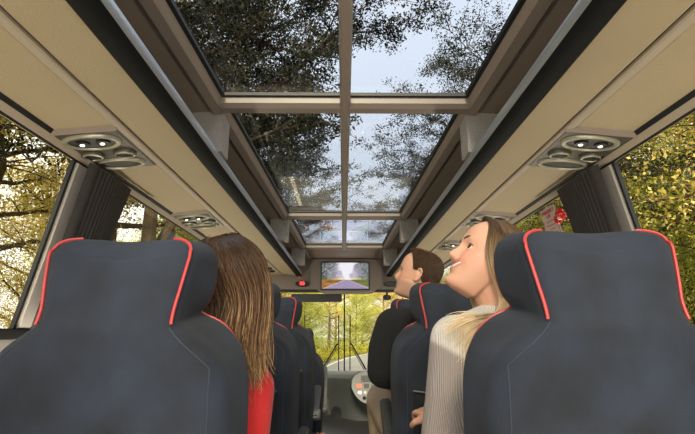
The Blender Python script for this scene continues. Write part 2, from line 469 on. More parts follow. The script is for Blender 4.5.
# window break hammer ------------------------------------------------
def wy(y, z, off): return Vector((wallx(z)+.012-off, y, z))
hm = empty('emergency_hammer', wy(2.20,1.615,.0)); tag(hm,'red round-headed emergency hammer holder mounted on the window glass','hammer')
MB().lathe([(.0005,0),(.030,0),(.032,-.008),(.026,-.02),(.012,-.024),(.012,-.04),(.026,-.046),(.031,-.058),(.028,-.07),(.012,-.078),(.0005,-.079)], (0,0,0), 'x', 28).build('knob', M['red'], hm, smooth=True)
MB().tube([(-.03,.0,0),(-.03,.075,-.006)], .011, 12).build('hammer_shaft', M['red'], hm, smooth=True)
MB().lathe([(.0005,.0),(.020,.002),(.026,.012),(.020,.024),(.0005,.027)], (-.03,.062,-.006), 'y', 24).build('hammer_head', M['red'], hm, smooth=True)

def sign(name, y0, y1, z0, z1, label, big):
    p = wy((y0+y1)/2, (z0+z1)/2, .004)
    e = empty(name, p); tag(e, label, 'sign')
    w_, h_ = y1-y0, z1-z0
    e.rotation_euler = (0, math.atan(.2)*-1, 0)
    MB().box(-.0015,0,-w_/2,w_/2,-h_/2,h_/2).build('sheet', M['paper'], e)
    rot = (R(90),0,R(-90))
    if not big:
        MB().box(-.003,-.001,-w_/2+.012,w_/2-.012,-h_/2+.01,-h_/2+.013).build('bottom_rule', M['redink'], e)
        for yy in (-w_/2+.010, w_/2-.013): MB().box(-.003,-.001,yy,yy+.003,-h_/2+.01,h_/2-.06).build('side_rule', M['redink'], e)
        text_mesh('heading_lettering','EMERGENCY',.026,M['redink'],e,(-.003,0,h_/2-.022),rot)
        text_mesh('heading_lettering','EXIT',.026,M['redink'],e,(-.003,0,h_/2-.046),rot)
        b=MB()
        for k,wd in enumerate((.5,.62,.3,.55)): b.box(-.003,-.001,-w_*wd/2,w_*wd/2,h_/2-.075-k*.022,h_/2-.071-k*.022)
        b.build('text_lines', M['redink'], e)
    else:
        text_mesh('heading_lettering','EMERGENCY',.072,M['redink'],e,(-.003,0,h_*.2),rot)
        text_mesh('heading_lettering','EXIT',.072,M['redink'],e,(-.003,0,-h_*.25),rot)
sign('notice_sticker', 2.33,2.50,1.515,1.705,'white notice sticker with red heading on the window beside the red hammer', False)
sign('exit_sticker', 2.86,3.24,1.50,1.70,'white sticker with big red letters on the window above the smiling woman', True)

# bulkhead -----------------------------------------------------------
bh = empty('wall_front', (0,0,0)); struct(bh)
MB().box(-1.15,1.15,6.02,6.14,1.590,2.05).build('bulkhead_panel', M['trim'], bh, bevel=.004)
MB().box(-1.15,1.15,6.04,6.16,1.560,1.592).build('bulkhead_edge', M['black'], bh)
MB().add([(x,y,z) for y in (5.965,6.03) for x,z in ((-.44,1.62),(-.36,1.59),(-.27,1.528),(.345,1.528),(.43,1.59),(.50,1.62),(.50,1.975),(-.44,1.975))],
   [tuple(range(8)),tuple(range(15,7,-1))]+[(i,(i+1)%8,8+(i+1)%8,8+i) for i in range(8)]).build('screen_housing', M['trim'], bh, bevel=.012)
MB().box(-.70,-.03,6.20,6.235,1.440,1.545).build('sun_blind', M['dgrey'], bh, bevel=.008)
# television ---------------------------------------------------------
tv = empty('television', (.0,5.93,1.565)); tag(tv,'flat television screen showing the tree-lined road, on the front bulkhead','television')
TX0,TX1,TZ0,TZ1 = -.30,.325,1.572,1.935
tvb = MB().box(TX0,TX1,5.925,5.964,TZ0,TZ1).build('television_frame', M['black'], tv, bevel=.004); tvb.location=(0,-5.93,-1.565)
NX,NZ = 150,88
V=[];F=[];col=[]
mn=random.Random(3)
for j in range(NZ+1):
    for i in range(NX+1):
        u,w_=i/NX,j/NZ
        V.append((TX0+.014+u*(TX1-TX0-.028),5.923,TZ0+.018+w_*(TZ1-TZ0-.032)))
        vx,vy=.53,.34
        n1=mnoise.fractal(Vector((u*9,w_*9,1)),1.,2.,5); n2=mnoise.fractal(Vector((u*26,w_*26,4)),1.,2.,4)
        d=abs(u-vx)
        if w_<vy:
            half=.02+(vy-w_)*1.35
            if d<half: c=(.42+.1*n2,.34+.08*n2,.50+.1*n2)
            elif d<half+.02+.05*(vy-w_): c=(.75,.6,.6)
            else: c=(.42+.2*n1,.20+.12*n1,.06) if u<vx else (.20+.1*n1,.22+.12*n1,.08)
        else:
            sky=max(0,1-(d/(.06+.20*(w_-vy)/.66+.06*n1)))
            dark=.10+.16*max(0,n1+.3)+.12*n2
            glow=math.exp(-((d/.28)**2+((w_-.55)/.5)**2))
            c=(dark*.9+.75*glow*.8,dark*1.05+.62*glow*.8,dark*.9+.85*glow*.8)
            if w_<vy+.08: c=(c[0]+.35*math.exp(-(d/.3)**2),c[1]+.25*math.exp(-(d/.3)**2),c[2]*.6)
            k_=min(1,sky*2.2); c=tuple(c[q]*(1-k_)+(1.0,.98,1.05)[q]*k_ for q in range(3))
            k_=max(0,min(1,n2*1.6-.35))*(1 if w_>.5 else 0)*(.5 if u>.5 else .9); c=tuple(c[q]*(1-k_)+(.8,.75,1.0)[q]*k_ for q in range(3))
        col.append((max(0,c[0]),max(0,c[1]),max(0,c[2]),1))
for j in range(NZ):
    for i in range(NX): a=j*(NX+1)+i; F.append((a,a+1,a+NX+2,a+NX+1))
scr=new_mesh('screen',V,F,None,False,tv); scr.location=(0,-5.93,-1.565)
ca=scr.data.color_attributes.new('Col','FLOAT_COLOR','POINT'); ca.data.foreach_set('color',np.array(col,dtype=np.float32).ravel())
m_,nt_,out_=mat('television_picture'); e_=nt_.nodes.new('ShaderNodeEmission'); a_=nt_.nodes.new('ShaderNodeAttribute'); a_.attribute_name='Col'
nt_.links.new(a_.outputs['Color'],e_.inputs[0]); e_.inputs[1].default_value=SCREEN_E; nt_.links.new(e_.outputs[0],out_.inputs[0]); scr.data.materials.append(m_)
# red clock ----------------------------------------------------------
ck = empty('digital_clock', (-.535,5.96,1.655)); tag(ck,'small black digital clock with red glowing digits on the front bulkhead','clock')
MB().lathe([(.0005,-.022),(.88,-.022),(1,-.014),(1,.06)], (0,0,0), 'y', 32, .088, .036).build('clock_housing', M['black'], ck, smooth=True)
text_mesh('clock_digits','00',.062,M['led'],ck,(0,-.0235,0),(R(90),0,0))
ov = empty('infrared_sensor', (.60,5.97,1.655)); tag(ov,"dark oval sensor panel on the front bulkhead beside the man's face",'sensor')
MB().lathe([(.0005,-.02),(.9,-.02),(1,-.012),(1,.05)], (0,0,0), 'y', 32, .092, .034).build('oval_cover', M['dgrey'], ov, smooth=True)
for s in (-1,1):
    l=empty('marker_light',(s*.575,5.94,1.752)); tag(l,'tiny red light at the end of the '+('rack near the red clock' if s<0 else "rack behind the man's head"),'light')
    MB().ell((0,0,0),(.012,.012,.012)).build('lamp_lens',M['led'] if s<0 else M['red'],l,smooth=True)
dc = empty('dashboard_camera',(.56,6.12,1.56)); tag(dc,"small black camera hanging under the front bulkhead beside the man's mouth",'camera')
MB().box(-.012,.012,-.01,.01,-.04,0).build('mount',M['black'],dc); MB().box(-.05,.05,-.03,.03,-.10,-.035).build('camera_body',M['black'],dc,bevel=.01)
MB().lathe([(.0005,-.008),(.018,-.006),(.022,.004)],(0,-.03,-.07),'y',18).build('camera_lens',M['dgrey'],dc,smooth=True)

# windscreen ---------------------------------------------------------
ws = empty('trim_windscreen'); struct(ws)
def wsy(z): return 7.25 - .28*(z-.48)
for x0,x1 in ((-1.17,-.004),(.014,1.17)):
    n += 1
    q=MB().add([(x,wsy(z)+t,z) for z in (.46,1.80) for x in (x0,x1) for t in (0,.008)], [(0,1,3,2),(4,6,7,5),(0,4,5,1),(2,3,7,6),(0,2,6,4),(1,5,7,3)])
    struct(q.build(f'window_{n}', M['gfront']))
MB().add([(x,wsy(z)+t,z) for z in (.46,1.80) for x in (-.005,.016) for t in (-.012,.016)], [(0,1,3,2),(4,6,7,5),(0,4,5,1),(2,3,7,6),(0,2,6,4),(1,5,7,3)]).build('centre_divider', M['black'], ws)
for s in (-1,1):
    MB().add([(s*(1.15+i*.13),wsy(z)-.02+t,z) for z in (.0,1.85) for i in (0,1) for t in (-.06,.08)], [(0,1,3,2),(4,6,7,5),(0,4,5,1),(2,3,7,6),(0,2,6,4),(1,5,7,3)]).build('corner_pillar', M['dgrey'], ws)
MB().box(-1.28,1.28,6.14,6.95,1.80,1.86).build('upper_lining', M['brown'], ws)
MB().box(-1.28,1.28,7.20,7.34,-.9,.47).build('front_panel', M['dgrey'], ws)
for s in (-1,1):
    wp = empty('windscreen_wiper', (s*.42,7.36,.44))
    tag(wp, 'black wiper parked upright on the windscreen, '+('left of the centre divider' if s<0 else 'right of the centre divider'), 'wiper', 'windscreen wipers')
    L = lambda o: (setattr(o,'location',(-s*.42,-7.36,-.44)), o)[1]
    yb = lambda z: wsy(z)+.035
    xb = s*.085+.005
    L(MB().tube([(xb,yb(.50),.50),(xb,yb(1.30),1.30)],.008,8).build('wiper_blade',M['black'],wp,smooth=True))
    L(MB().tube([(s*.36,yb(.46)+.02,.46),(xb+s*.03,yb(.87)+.02,.87),(xb,yb(.88)+.01,.89)],.012,8).build('wiper_arm',M['black'],wp,smooth=True))
    L(MB().tube([(s*.33,yb(.46)+.03,.46),(xb+s*.02,yb(.84)+.03,.84)],.006,6).build('wiper_link',M['black'],wp,smooth=True))
# dashboard ----------------------------------------------------------
db = empty('dashboard', (0,6.5,0)); tag(db,'sweeping dark grey dashboard with cowl under the windscreen','dashboard')
D = lambda o: (setattr(o,'location',(0,-6.5,0)), o)[1]
NX=40; V=[];F=[]
def dash_row(x):
    # height of the front lip rises towards the driver's side
    t = max(0,min(1,(x+.25)/.45)); t=t*t*(3-2*t)
    yf = 6.35-.45*t; h=.505+.03*t
    low=.30-.0*t
    return [(7.19,.50),(yf+.25,h+.01),(yf+.08,h),(yf+.02,h-.03),(yf+.06,h-.14),(yf+.20,low-.1),(yf+.22,-.5),(7.19,-.5)]
xs=[-1.16+2.32*i/NX for i in range(NX+1)]
for x in xs: V += [(x,y,z) for y,z in dash_row(x)]
k=8
for i in range(NX): F += [(i*k+j,i*k+(j+1)%k,(i+1)*k+(j+1)%k,(i+1)*k+j) for j in range(k)]
F += [tuple(range(k)), tuple(range(NX*k,(NX+1)*k))[::-1]]
D(MB().add(V,F).build('cowl', M['dash'], db, smooth=True))
# instrument binnacle
bn = MB(); prof=[]
pts=[]; NP=28
for i in range(NP):
    a=2*PI*i/NP; c_,s_=math.cos(a),math.sin(a)
    px=.36*math.copysign(abs(c_)**.6,c_); pz=.19*math.copysign(abs(s_)**.6,s_)
    if px<0: px*= (1-.25*(-(pz)/.19)) if pz<0 else 1
    pts.append((px,pz))
V=[]; 
def bpt(px,pz,dy): return (.44+px, 5.86+dy+.35*pz, .41+pz)
V += [bpt(p[0]*.97,p[1]*.97,-.015) for p in pts]+[bpt(p[0],p[1],0) for p in pts]+[bpt(p[0]*1.03,p[1]*1.03,.12) for p in pts]
F=[tuple(range(NP))]+[(r*NP+i,r*NP+(i+1)%NP,(r+1)*NP+(i+1)%NP,(r+1)*NP+i) for r in (0,1) for i in range(NP)]
bi=D(bn.add(V,F).build('instrument_panel', M['panelg'], db, smooth=True))
def on(px,pz,w_,h_,m,name,dy=-.022):
    q=MB(); q.add([bpt(px+a,pz+b,dy+c) for b in (-h_/2,h_/2) for a in (-w_/2,w_/2) for c in (0,.01)],[(0,1,3,2),(4,6,7,5),(0,4,5,1),(2,3,7,6),(0,2,6,4),(1,5,7,3)])
    return q.build(name,m,bi,bevel=.003)
on(-.17,.10,.13,.07,M['dgrey'],'display'); on(-.05,.10,.09,.08,M['dgrey'],'display')
on(-.26,.02,.07,.05,M['orange'],'button'); on(-.17,.02,.06,.05,M['black'],'button'); on(-.08,.00,.07,.06,M['black'],'button')
on(-.25,-.05,.04,.03,M['red'],'button'); on(-.19,-.05,.03,.03,M['white'],'button'); on(-.13,-.05,.03,.03,M['red'],'button'); on(-.22,.085,.02,.03,M['white'],'button'); on(-.05,-.07,.04,.03,M['orange'],'button')
for px in (-.2,-.12):
    q=MB(); q.lathe([(.0005,-.02),(.02,-.02),(.022,0)],bpt(px,-.11,-.005),'y',18); q.build('dial',M['black'],bi,smooth=True)
for px in (.08,.24):
    q=MB(); q.lathe([(.0005,-.01),(.065,-.01),(.07,-.02),(.075,0)],bpt(px,.03,-.005),'y',24); q.build('gauge',M['black'],bi,smooth=True)
D(MB().lathe([(.0005,0),(.85,-.004),(.9,-.012),(1,-.012),(1.02,.10)],(-.09,6.345,.03),'y',30,.075,.085).build('speaker', M['black'], db, smooth=True))
D(MB().box(-.22,.20,6.10,6.50,-.30,-.02).build('step_box', M['black'], db, bevel=.01))
# ================================================================== SEATS
ST = [ # z, halfwidth back, halfwidth front, yback, yfront, corner
 (.42,.212,.215,.075,.215,.04),(.60,.218,.226,.060,.215,.045),(.78,.222,.234,.035,.200,.05),(.90,.222,.236,.018,.190,.05),(.960,.218,.234,.010,.184,.05),
 (1.000,.206,.226,.006,.180,.048),(1.030,.186,.210,.004,.176,.045),(1.050,.163,.190,.003,.172,.040),(1.064,.143,.168,.003,.168,.034),(1.073,.129,.146,.004,.164,.030),(1.081,.125,.132,.006,.162,.028),
 (1.090,.125,.136,.009,.164,.030),(1.105,.127,.146,.013,.168,.034),(1.135,.133,.154,.019,.172,.036),(1.17,.139,.158,.026,.174,.038),(1.200,.141,.157,.033,.170,.038),(1.222,.129,.146,.043,.162,.036),(1.238,.102,.116,.056,.146,.03),(1.246,.062,.072,.070,.125,.02),(1.248,.03,.03,.085,.108,.007)]
NE, NC = 8, 7
def ring_at(z):
    hb, hf, yb, yf, r = interp(ST, z)
    r = max(.003, min(r, (yf-yb)/2*.95, hb*.95))
    cs=[(-hb+r,yb+r,PI,1.5*PI),(hb-r,yb+r,1.5*PI,2*PI),(hf-r,yf-r,0,.5*PI),(-hf+r,yf-r,.5*PI,PI)]
    arcs=[[(cx+r*math.cos(a0+(a1-a0)*k/(NC-1)),cy+r*math.sin(a0+(a1-a0)*k/(NC-1))) for k in range(NC)] for cx,cy,a0,a1 in cs]
    P=[]
    for q in range(4):
        P+=arcs[q]; ax,ay=arcs[q][-1]; bx_,by_=arcs[(q+1)%4][0]
        for k in range(1,NE): P.append((ax+(bx_-ax)*k/NE, ay+(by_-ay)*k/NE))
    return P
def saddle(x,y,z):
    t=max(0,min(1,(z-1.10)/.13)); t=t*t*(3-2*t)
    z2 = z - .022*t*max(0,1-(x/.125)**2)
    # the back panel bulges slightly
    yb = -.008*max(0,1-(x/.20)**2) if y<.05 and z<1.2 else 0
    bmp=max(0,1-abs(z-1.075)/.10); bmp=bmp*bmp*(3-2*bmp)
    z2 += .19*(y-.095)*bmp
    return (x,y+yb,z2)
def seat_meshes():
    zs=list(np.linspace(.42,.95,22))+list(np.linspace(.965,1.24,60))+[1.243,1.246,1.2475,1.248]
    V=[];n=0
    for z in zs:
        P=ring_at(z); n=len(P); V+=[saddle(x,y,z) for x,y in P]
    m=len(zs)
    F=[(i*n+k,i*n+(k+1)%n,(i+1)*n+(k+1)%n,(i+1)*n+k) for i in range(m-1) for k in range(n)]
    F+=[tuple(range(n))[::-1],tuple(range((m-1)*n,m*n))]
    return V,F
def corner_path(q, z0, z1, steps, out=.002):
    """points on the middle of corner q (0 back-left,1 back-right,2 front-right,3 front-left)"""
    L=[]
    for i in range(steps+1):
        z=z0+(z1-z0)*i/steps; P=ring_at(z); idx=q*(NC+NE-1)+NC//2
        x,y=P[idx]; x2,y2,z2=saddle(x,y,z)
        L.append(Vector((x2+math.copysign(out,x2),y2+(-out if q<2 else out),z2)))
    return L
def make_seat():
    root=empty('passenger_seat')
    V,F=seat_meshes(); new_mesh('backrest',V,F,M['seat'],True,root)
    for q in (0,1): MB().tube(corner_path(q,1.079,1.240,36),.0030,8).build('rear_piping',M['pipe'],root,smooth=True)
    left=corner_path(3,.75,1.244,70); right=corner_path(2,.75,1.244,70)
    MB().tube(left+right[::-1],.0026,8).build('front_piping',M['pipe'],root,smooth=True)
    # back panel seams: from the headrest foot out over the shoulder and down
    for s in (-1,1):
        pts=[]
        for t in np.linspace(0,1,14):
            x=s*(.117+.073*t); z=1.074-.085*t
            pts.append((x, None, z))
        for z in np.linspace(.98,.46,22): pts.append((s*.190,None,z))
        out=[]
        for x,_,z in pts:
            P=ring_at(z); ys=[p for p in P if p[1]<(interp(ST,z)[2]+.05)]
            best=min(ys,key=lambda p:abs(p[0]-x)); 
            # interpolate along the back side
            srt=sorted(ys,key=lambda p:p[0]); yy=best[1]
            for a,b in zip(srt,srt[1:]):
                if a[0]<=x<=b[0] and b[0]>a[0]: yy=a[1]+(b[1]-a[1])*(x-a[0])/(b[0]-a[0])
            q=saddle(x,yy,z); out.append((q[0],q[1]-.0005,q[2]))
        MB().tube(out,.0013,6).build('back_seam',M['seam'],root,smooth=True)
    # cushion
    cb=MB().box(-.222,.222,.17,.66,.37,.49).build('seat_cushion',M['seat'],root,bevel=.04,seg=4)
    # rear shell pocket
    V=[];F=[];ny=16;nz=14
    for j in range(nz+1):
        z=.47+(.855-.47)*j/nz
        for i in range(ny+1):
            x=-.172+.344*i/ny; yb=interp(ST,z)[2]
            V.append((x,yb-.012-.016*math.sin(PI*i/ny)*(.4+.6*j/nz),z-.012*math.sin(PI*i/ny)*(j/nz)))
    for j in range(nz):
        for i in range(ny): a=j*(ny+1)+i; F.append((a,a+1,a+ny+2,a+ny+1))
    pk=new_mesh('net_pocket',V,F,M['pocket'],True,root); sm=pk.modifiers.new('t','SOLIDIFY'); sm.thickness=.004
    V=[(x,interp(ST,.855)[2]-.014-.017*math.sin(PI*(x+.172)/.344),.856-.012*math.sin(PI*(x+.172)/.344)) for x in np.linspace(-.172,.172,15)]
    MB().tube(V,.006,8).build('pocket_edge',M['black'],root,smooth=True)
    MB().box(-.20,.20,.12,.55,.28,.37).build('seat_frame',M['dgrey'],root,bevel=.02)
    MB().box(-.05,.05,.22,.46,.0,.28).build('pedestal',M['dgrey'],root,bevel=.01)
    return root
def armrest(root, s, tilt, hub=True, pz=.62):
    """s: side; tilt up in degrees"""
    e=MB(); t=R(tilt); L_=.30
    px,py=s*.232,.19
    pts=[]
    V=[]
    def q(a,b): return (py+a*math.cos(t)-b*math.sin(t), pz+a*math.sin(t)+b*math.cos(t))
    prof=[q(-.03,-.022),q(-.035,.01),q(-.02,.028),q(.27,.022),q(L_,.010),q(L_,-.014),q(.25,-.024)]
    x0,x1=sorted((px-.022,px+.022))
    ar=e.prismx(prof,x0,x1).build('armrest',M['dgrey'],root,bevel=.008)
    if hub: MB().lathe([(.0005,-.03),(.024,-.03),(.028,-.022),(.028,.022),(.024,.03),(.0005,.03)],(px,py,pz),'x',20).build('armrest_hub',M['panelg'],ar,smooth=True)
seats=[]
s0=make_seat()
def place(x,y,z,label,first=[True]):
    if first[0]: first[0]=False; o=s0
    else: o=copy_tree(s0)
    o.location=(x,y,z); tag(o,label,'seat','navy coach seats'); seats.append(o); return o
A1L=place(-.428,.835,0,'nearest navy coach seat with red piping, in front of it the red-topped passenger')
A1R=place(.457,.785,.008,'nearest navy coach seat with red piping, in front of it the smiling woman')
A2L=place(-.402,1.66,0,'navy coach seat directly in front of the long-haired passenger in red')
A3L=place(-.390,2.46,.005,'navy coach seat between the seat before the red-topped passenger and the frontmost low one')
A4L=place(-.378,3.30,-.155,'frontmost and lowest navy coach seat, closest to the windscreen on the red clock side')
A2R=place(.405,1.66,0,'navy coach seat carrying the man in the black sweater, beyond the smiling woman')
A3R=place(.425,2.60,.005,"navy coach seat just ahead of the man, its headrest below his chin")
W1L=place(-.965,.835,-.02,'navy window seat, peeking in at the bottom picture corner on the red clock side')
W1R=place(.985,.80,-.02,'navy window seat peeking in at the picture edge on the hammer side')
armrest(A3L,1,22); armrest(A4L,1,72,pz=.68); armrest(A2R,-1,30); armrest(A2L,1,5)
# lit box with orange fittings near the floor in the aisle
bx=empty('amenity_box',(-.17,3.15,.0)); tag(bx,'small silver box with orange fittings low down beside the frontmost seat','box')
MB().box(-.06,.05,0,.22,.0,.40).build('box_body',M['panelg'],bx,bevel=.008)
for k in range(3): MB().box(-.045+.03*k,-.025+.03*k,.03,.09,.40,.425).build('fitting',M['orange'],bx,bevel=.004)
# ================================================================== PEOPLE
EX=.0625
NOSE=[(-.052,.0,.013),(-.048,.004,.0135),(-.043,.017,.014),(-.037,.0245,.0138),(-.031,.0262,.0125),(-.022,.0225,.0105),(-.010,.0160,.009),(.004,.0095,.008),(.016,.0055,.008),(.030,.004,.009),(.045,.0,.010)]
def gs(x, s): return math.exp(-(x/s)**2)
HEADT = [ # z, front, back, halfwidth
 (-.118,.052,-.02,.010),(-.114,.070,-.005,.028),(-.106,.079,.006,.038),(-.090,.082,.016,.048),(-.070,.081,.036,.057),(-.050,.082,.060,.064),
 (-.025,.084,.084,.069),(.0,.084,.096,.073),(.025,.090,.103,.076),(.050,.091,.105,.077),(.075,.083,.099,.073),(.095,.066,.085,.062),(.110,.044,.062,.045),(.118,.022,.034,.024),(.120,.004,.006,.004)]
def head_mesh(female=True, smile=False, NZ=150, NA=160):
    """face towards +x, z up, origin between the ears"""
    V=[];W_=[]
    zs=[-.118+.238*(.5-.5*math.cos(PI*j/NZ)) for j in range(NZ+1)]
    for z in zs:
        F_,B_,w_=interp(HEADT,z)
        if not female and z<-.04: w_+=.004; F_+=.003
        for i in range(NA):
            a=2*PI*i/NA; c,s=math.cos(a),math.sin(a)
            e=.92 if c>0 else 1.0
            x=(F_ if c>0 else B_)*math.copysign(abs(c)**e,c); y=w_*math.copysign(abs(s)**.92,s)
            if c>0:
                # nose
                n=0
                if -.052<z<.045:
                    n,wn=interp(NOSE,z)
                    x+=n*gs(y,wn)
                    x+=.008*gs(abs(y)-.0145,.0055)*gs(z+.038,.007)     # nostril wings
                x-=.011*gs(abs(y)-.031,.017)*gs(z-.002,.013)          # sockets
                x+=.005*gs(abs(y)-.028,.022)*gs(z-.021,.009)*(1 if female else 1.5)  # brow
                x+=.004*gs(abs(y)-.046,.020)*gs(z+.030,.020)          # cheek
                # mouth
                mz=-.061+ (.011*(abs(y)/.030)**2 if smile else 0)
                mw=.037 if smile else .026
                k=max(0,1-(abs(y)/mw)**3)
                x+=.0065*k*gs(z-mz-.008,.0055)+.0065*k*gs(z-mz+.009,.0060)
                x-=(.006 if smile else .003)*k*gs(z-mz,.0035)
                x-=.004*gs(y,.03)*gs(z+.083,.007)
                x+=.007*gs(y,.020)*gs(z+.101,.012)
                x-=.002*gs(y,.004)*gs(z+.050,.005)
                if smile: x+=.005*gs(abs(y)-.040,.014)*gs(z+.040,.014); x-=.002*gs(abs(y)-.036-.2*(z+.06),.004)*gs(z+.055,.018)
            V.append((x,y,z))
    n=NA
    F=[(j*n+i,j*n+(i+1)%n,(j+1)*n+(i+1)%n,(j+1)*n+i) for j in range(NZ) for i in range(n)]
    F+=[tuple(range(n))[::-1],tuple(range(NZ*n,(NZ+1)*n))]
    m=MB(); m.add(V,F)
    for s in (-1,1):   # eyelids
        for up_ in (1,-1):
            pts=[];rr=[]
            for k in range(13):
                a=-1.25+2.5*k/12
                pts.append((EX+.0128*math.cos(a)**.7*math.cos(.42), s*.031+.0145*math.sin(a), .001+up_*(.0098 if up_>0 else .0082)*math.cos(a)**.8+(.0012 if up_>0 else 0))); rr.append(.0034)
            m.tube(pts,rr,8)
    for s in (-1,1):   # ears
        pts=[];rr=[]
        for k in range(13):
            a=-2.2+k*(4.5/12); 
            pts.append((-.012-.017*math.cos(a)*1.0, s*(.078+.008*math.sin((a+2.2)/4.5*PI)), .002+.030*math.sin(a+.25)))
            rr.append(.0042 if 0<k<12 else .003)
        m.tube(pts,rr,8)
        m.ell((-.010,s*.075,.0),(.014,.0055,.025),16,10)
        m.ell((-.006,s*.076,-.027),(.008,.0045,.009),12,8)
    return m
def head_matrix(pos, yaw, pitch, roll=0, scale=1.):
    """yaw: heading of the face, degrees from +x anticlockwise; pitch up"""
    return Matrix.Translation(Vector(pos)) @ Matrix.Rotation(R(yaw),4,'Z') @ Matrix.Rotation(-R(pitch),4,'Y') @ Matrix.Rotation(R(roll),4,'X') @ Matrix.Scale(scale,4)
def capsule(m, p0, r0, p1, r1, n=18):
    p0,p1=Vector(p0),Vector(p1); d=(p1-p0); L=d.length; d/=L
    pts=[];rr=[]
    for k in range(5): a=PI/2*(1-k/5.); pts.append(p0-d*r0*math.sin(a)); rr.append(max(.0008,r0*math.cos(a)))
    for k in range(5): pts.append(p0.lerp(p1,k/4)); rr.append(r0+(r1-r0)*k/4)
    for k in range(1,6): a=PI/2*k/5.; pts.append(p1+d*r1*math.sin(a)); rr.append(max(.0008,r1*math.cos(a)))
    m.tube(pts,rr,n)
def chain(m, pts, n=18):
    for a,b in zip(pts,pts[1:]): capsule(m,a[0],a[1],b[0],b[1],n)
def remesh(name, m, voxel, smooth_it, material, parent, disp=None):
    o=new_mesh(name,m.V,m.F,material,True)
    r=o.modifiers.new('r','REMESH'); r.mode='VOXEL'; r.voxel_size=voxel; r.use_smooth_shade=True
    if smooth_it:
        s=o.modifiers.new('s','SMOOTH'); s.factor=.5; s.iterations=smooth_it
    dg=bpy.context.evaluated_depsgraph_get()
    me=bpy.data.meshes.new_from_object(o.evaluated_get(dg)); me.name=name
    bpy.data.objects.remove(o)
    if not me.materials: me.materials.append(material)
    me.polygons.foreach_set('use_smooth',[True]*len(me.polygons))
    o=bpy.data.objects.new(name,me); C.objects.link(o); o.parent=parent
    return o
def paint(o, fn, name='Col'):
    me=o.data; n=len(me.vertices); co=np.empty(n*3,dtype=np.float32); me.vertices.foreach_get('co',co); co=co.reshape(-1,3)
    col=np.ones((n,4),dtype=np.float32); col[:,:3]=fn(co)
    a=me.color_attributes.new(name,'FLOAT_COLOR','POINT'); a.data.foreach_set('color',col.ravel())
def skin_mat(name):
    m=princ(name,(.6,.36,.26),.46,attr='Col',bump=(350,.06))
    b=[n for n in m.node_tree.nodes if n.type=='BSDF_PRINCIPLED'][0]
    b.inputs['Subsurface Weight'].default_value=.12; b.inputs['Subsurface Radius'].default_value=(1,.35,.2); b.inputs['Subsurface Scale'].default_value=.006
    return m
def skin_paint(Mh, base, lip, stubble=None):
    inv=np.array(Mh.inverted())
    def fn(co):
        h=np.c_[co,np.ones(len(co))]@inv.T; x,y,z=h[:,0],h[:,1],h[:,2]
        g=lambda v,s: np.exp(-(v/s)**2)
        col=np.tile(np.array(base),(len(co),1))
        red=(.55*g(np.abs(y)-.045,.022)*g(z+.028,.022)*(x>.02)+.35*g(y,.012)*g(z+.036,.012)*(x>.08))[:,None]
        col=col*(1-red*np.array([.0,.28,.30]))
        if stubble is not None:
            k=((x>-.01)&(np.abs(y)<.09))*1/(1+np.exp((z+.040)/.006))*(z>-.135); k=k*(1-.0*x)
            k=np.clip(k,0,1)[:,None]*.45; col=col*(1-k)+np.array(stubble)*k
        smz=-.061+lipk*(np.abs(y)/.030)**2
        lw=(.037 if lipk else .026)
        k=np.clip(1-(np.abs(y)/lw)**4,0,1)*(x>.055)*np.clip(1.4-np.abs((z-smz)/.0125)**3,0,1)
        k=np.clip(k,0,1)[:,None]*.85; col=col*(1-k)+np.array(lip)*k
        return col
    lipk=.011 if skin_paint.smile else 0
    return fn
skin_paint.smile=False
M['eyewhite']=princ('eye_white',(.72,.70,.68),.15); M['iris']=princ('brown_iris',(.045,.022,.012),.1); M['tooth']=princ('teeth_enamel',(.85,.82,.76),.2)
def face_parts(root, Mh, brow, smile, browr=.0019):
    def T(p): return Mh @ Vector(p)
    sc_=Mh.to_scale()[0]; rot=Mh.to_3x3().normalized()
    for s in (-1,1):
        c=(EX,s*.031,.001)
        e=MB().ell(T(c),(.0120,)*3,24,16).build('eye',M['eyewhite'],root,smooth=True)
        d=Vector((1,s*.22,.16)).normalized(); q=d.to_track_quat('Z','Y').to_matrix()
        MB().ell(T(Vector(c)+d*.0088),(.0068,.0068,.0040),18,10,rot=(rot@q)).build('iris',M['iris'],e,smooth=True)
        up=[T((EX+.0150*math.cos(a)**.7*math.cos(.35), s*.031+.0150*math.sin(a), 0.002+.0080*math.cos(a)**.8)) for a in np.linspace(-1.25,1.25,11)]
        MB().tube(up,[.0006]+[.0014]*9+[.0006],6).build('upper_lashes',M[brow],root,smooth=True)
        br=[T((.0925-.26*max(0,abs(t)-.014)**1.25*1.6, s*t, .0215+.006*math.sin((t-.012)/.036*PI*.75))) for t in np.linspace(.012,.050,10)]
        MB().tube(br,[browr*.6]+[browr]*5+[browr*.8,browr*.6,browr*.4,browr*.2],6).build('eyebrow',M[brow],root,smooth=True)
    if smile:
        V=[];F=[]
        for i in range(17):
            y=-.031+.062*i/16; mz=-.0612+.011*(y/.030)**2; F_,B_,w_=interp(HEADT,mz); k_=1-(abs(y)/.031)**2.5
            x=F_*math.cos(math.asin(min(1,(abs(y)/w_)**(1/.92))))**.92+.0012
            V+=[T((x,y,mz+.0048*k_)),T((x+.0006,y,mz)),T((x-.001,y,mz-.0042*k_))]
        for i in range(16):
            for j in (0,1): F.append((3*i+j,3*i+3+j,3*i+4+j,3*i+1+j))
        t=new_mesh('teeth',V,F,M['tooth'],True,root); sm=t.modifiers.new('s','SOLIDIFY'); sm.thickness=.002
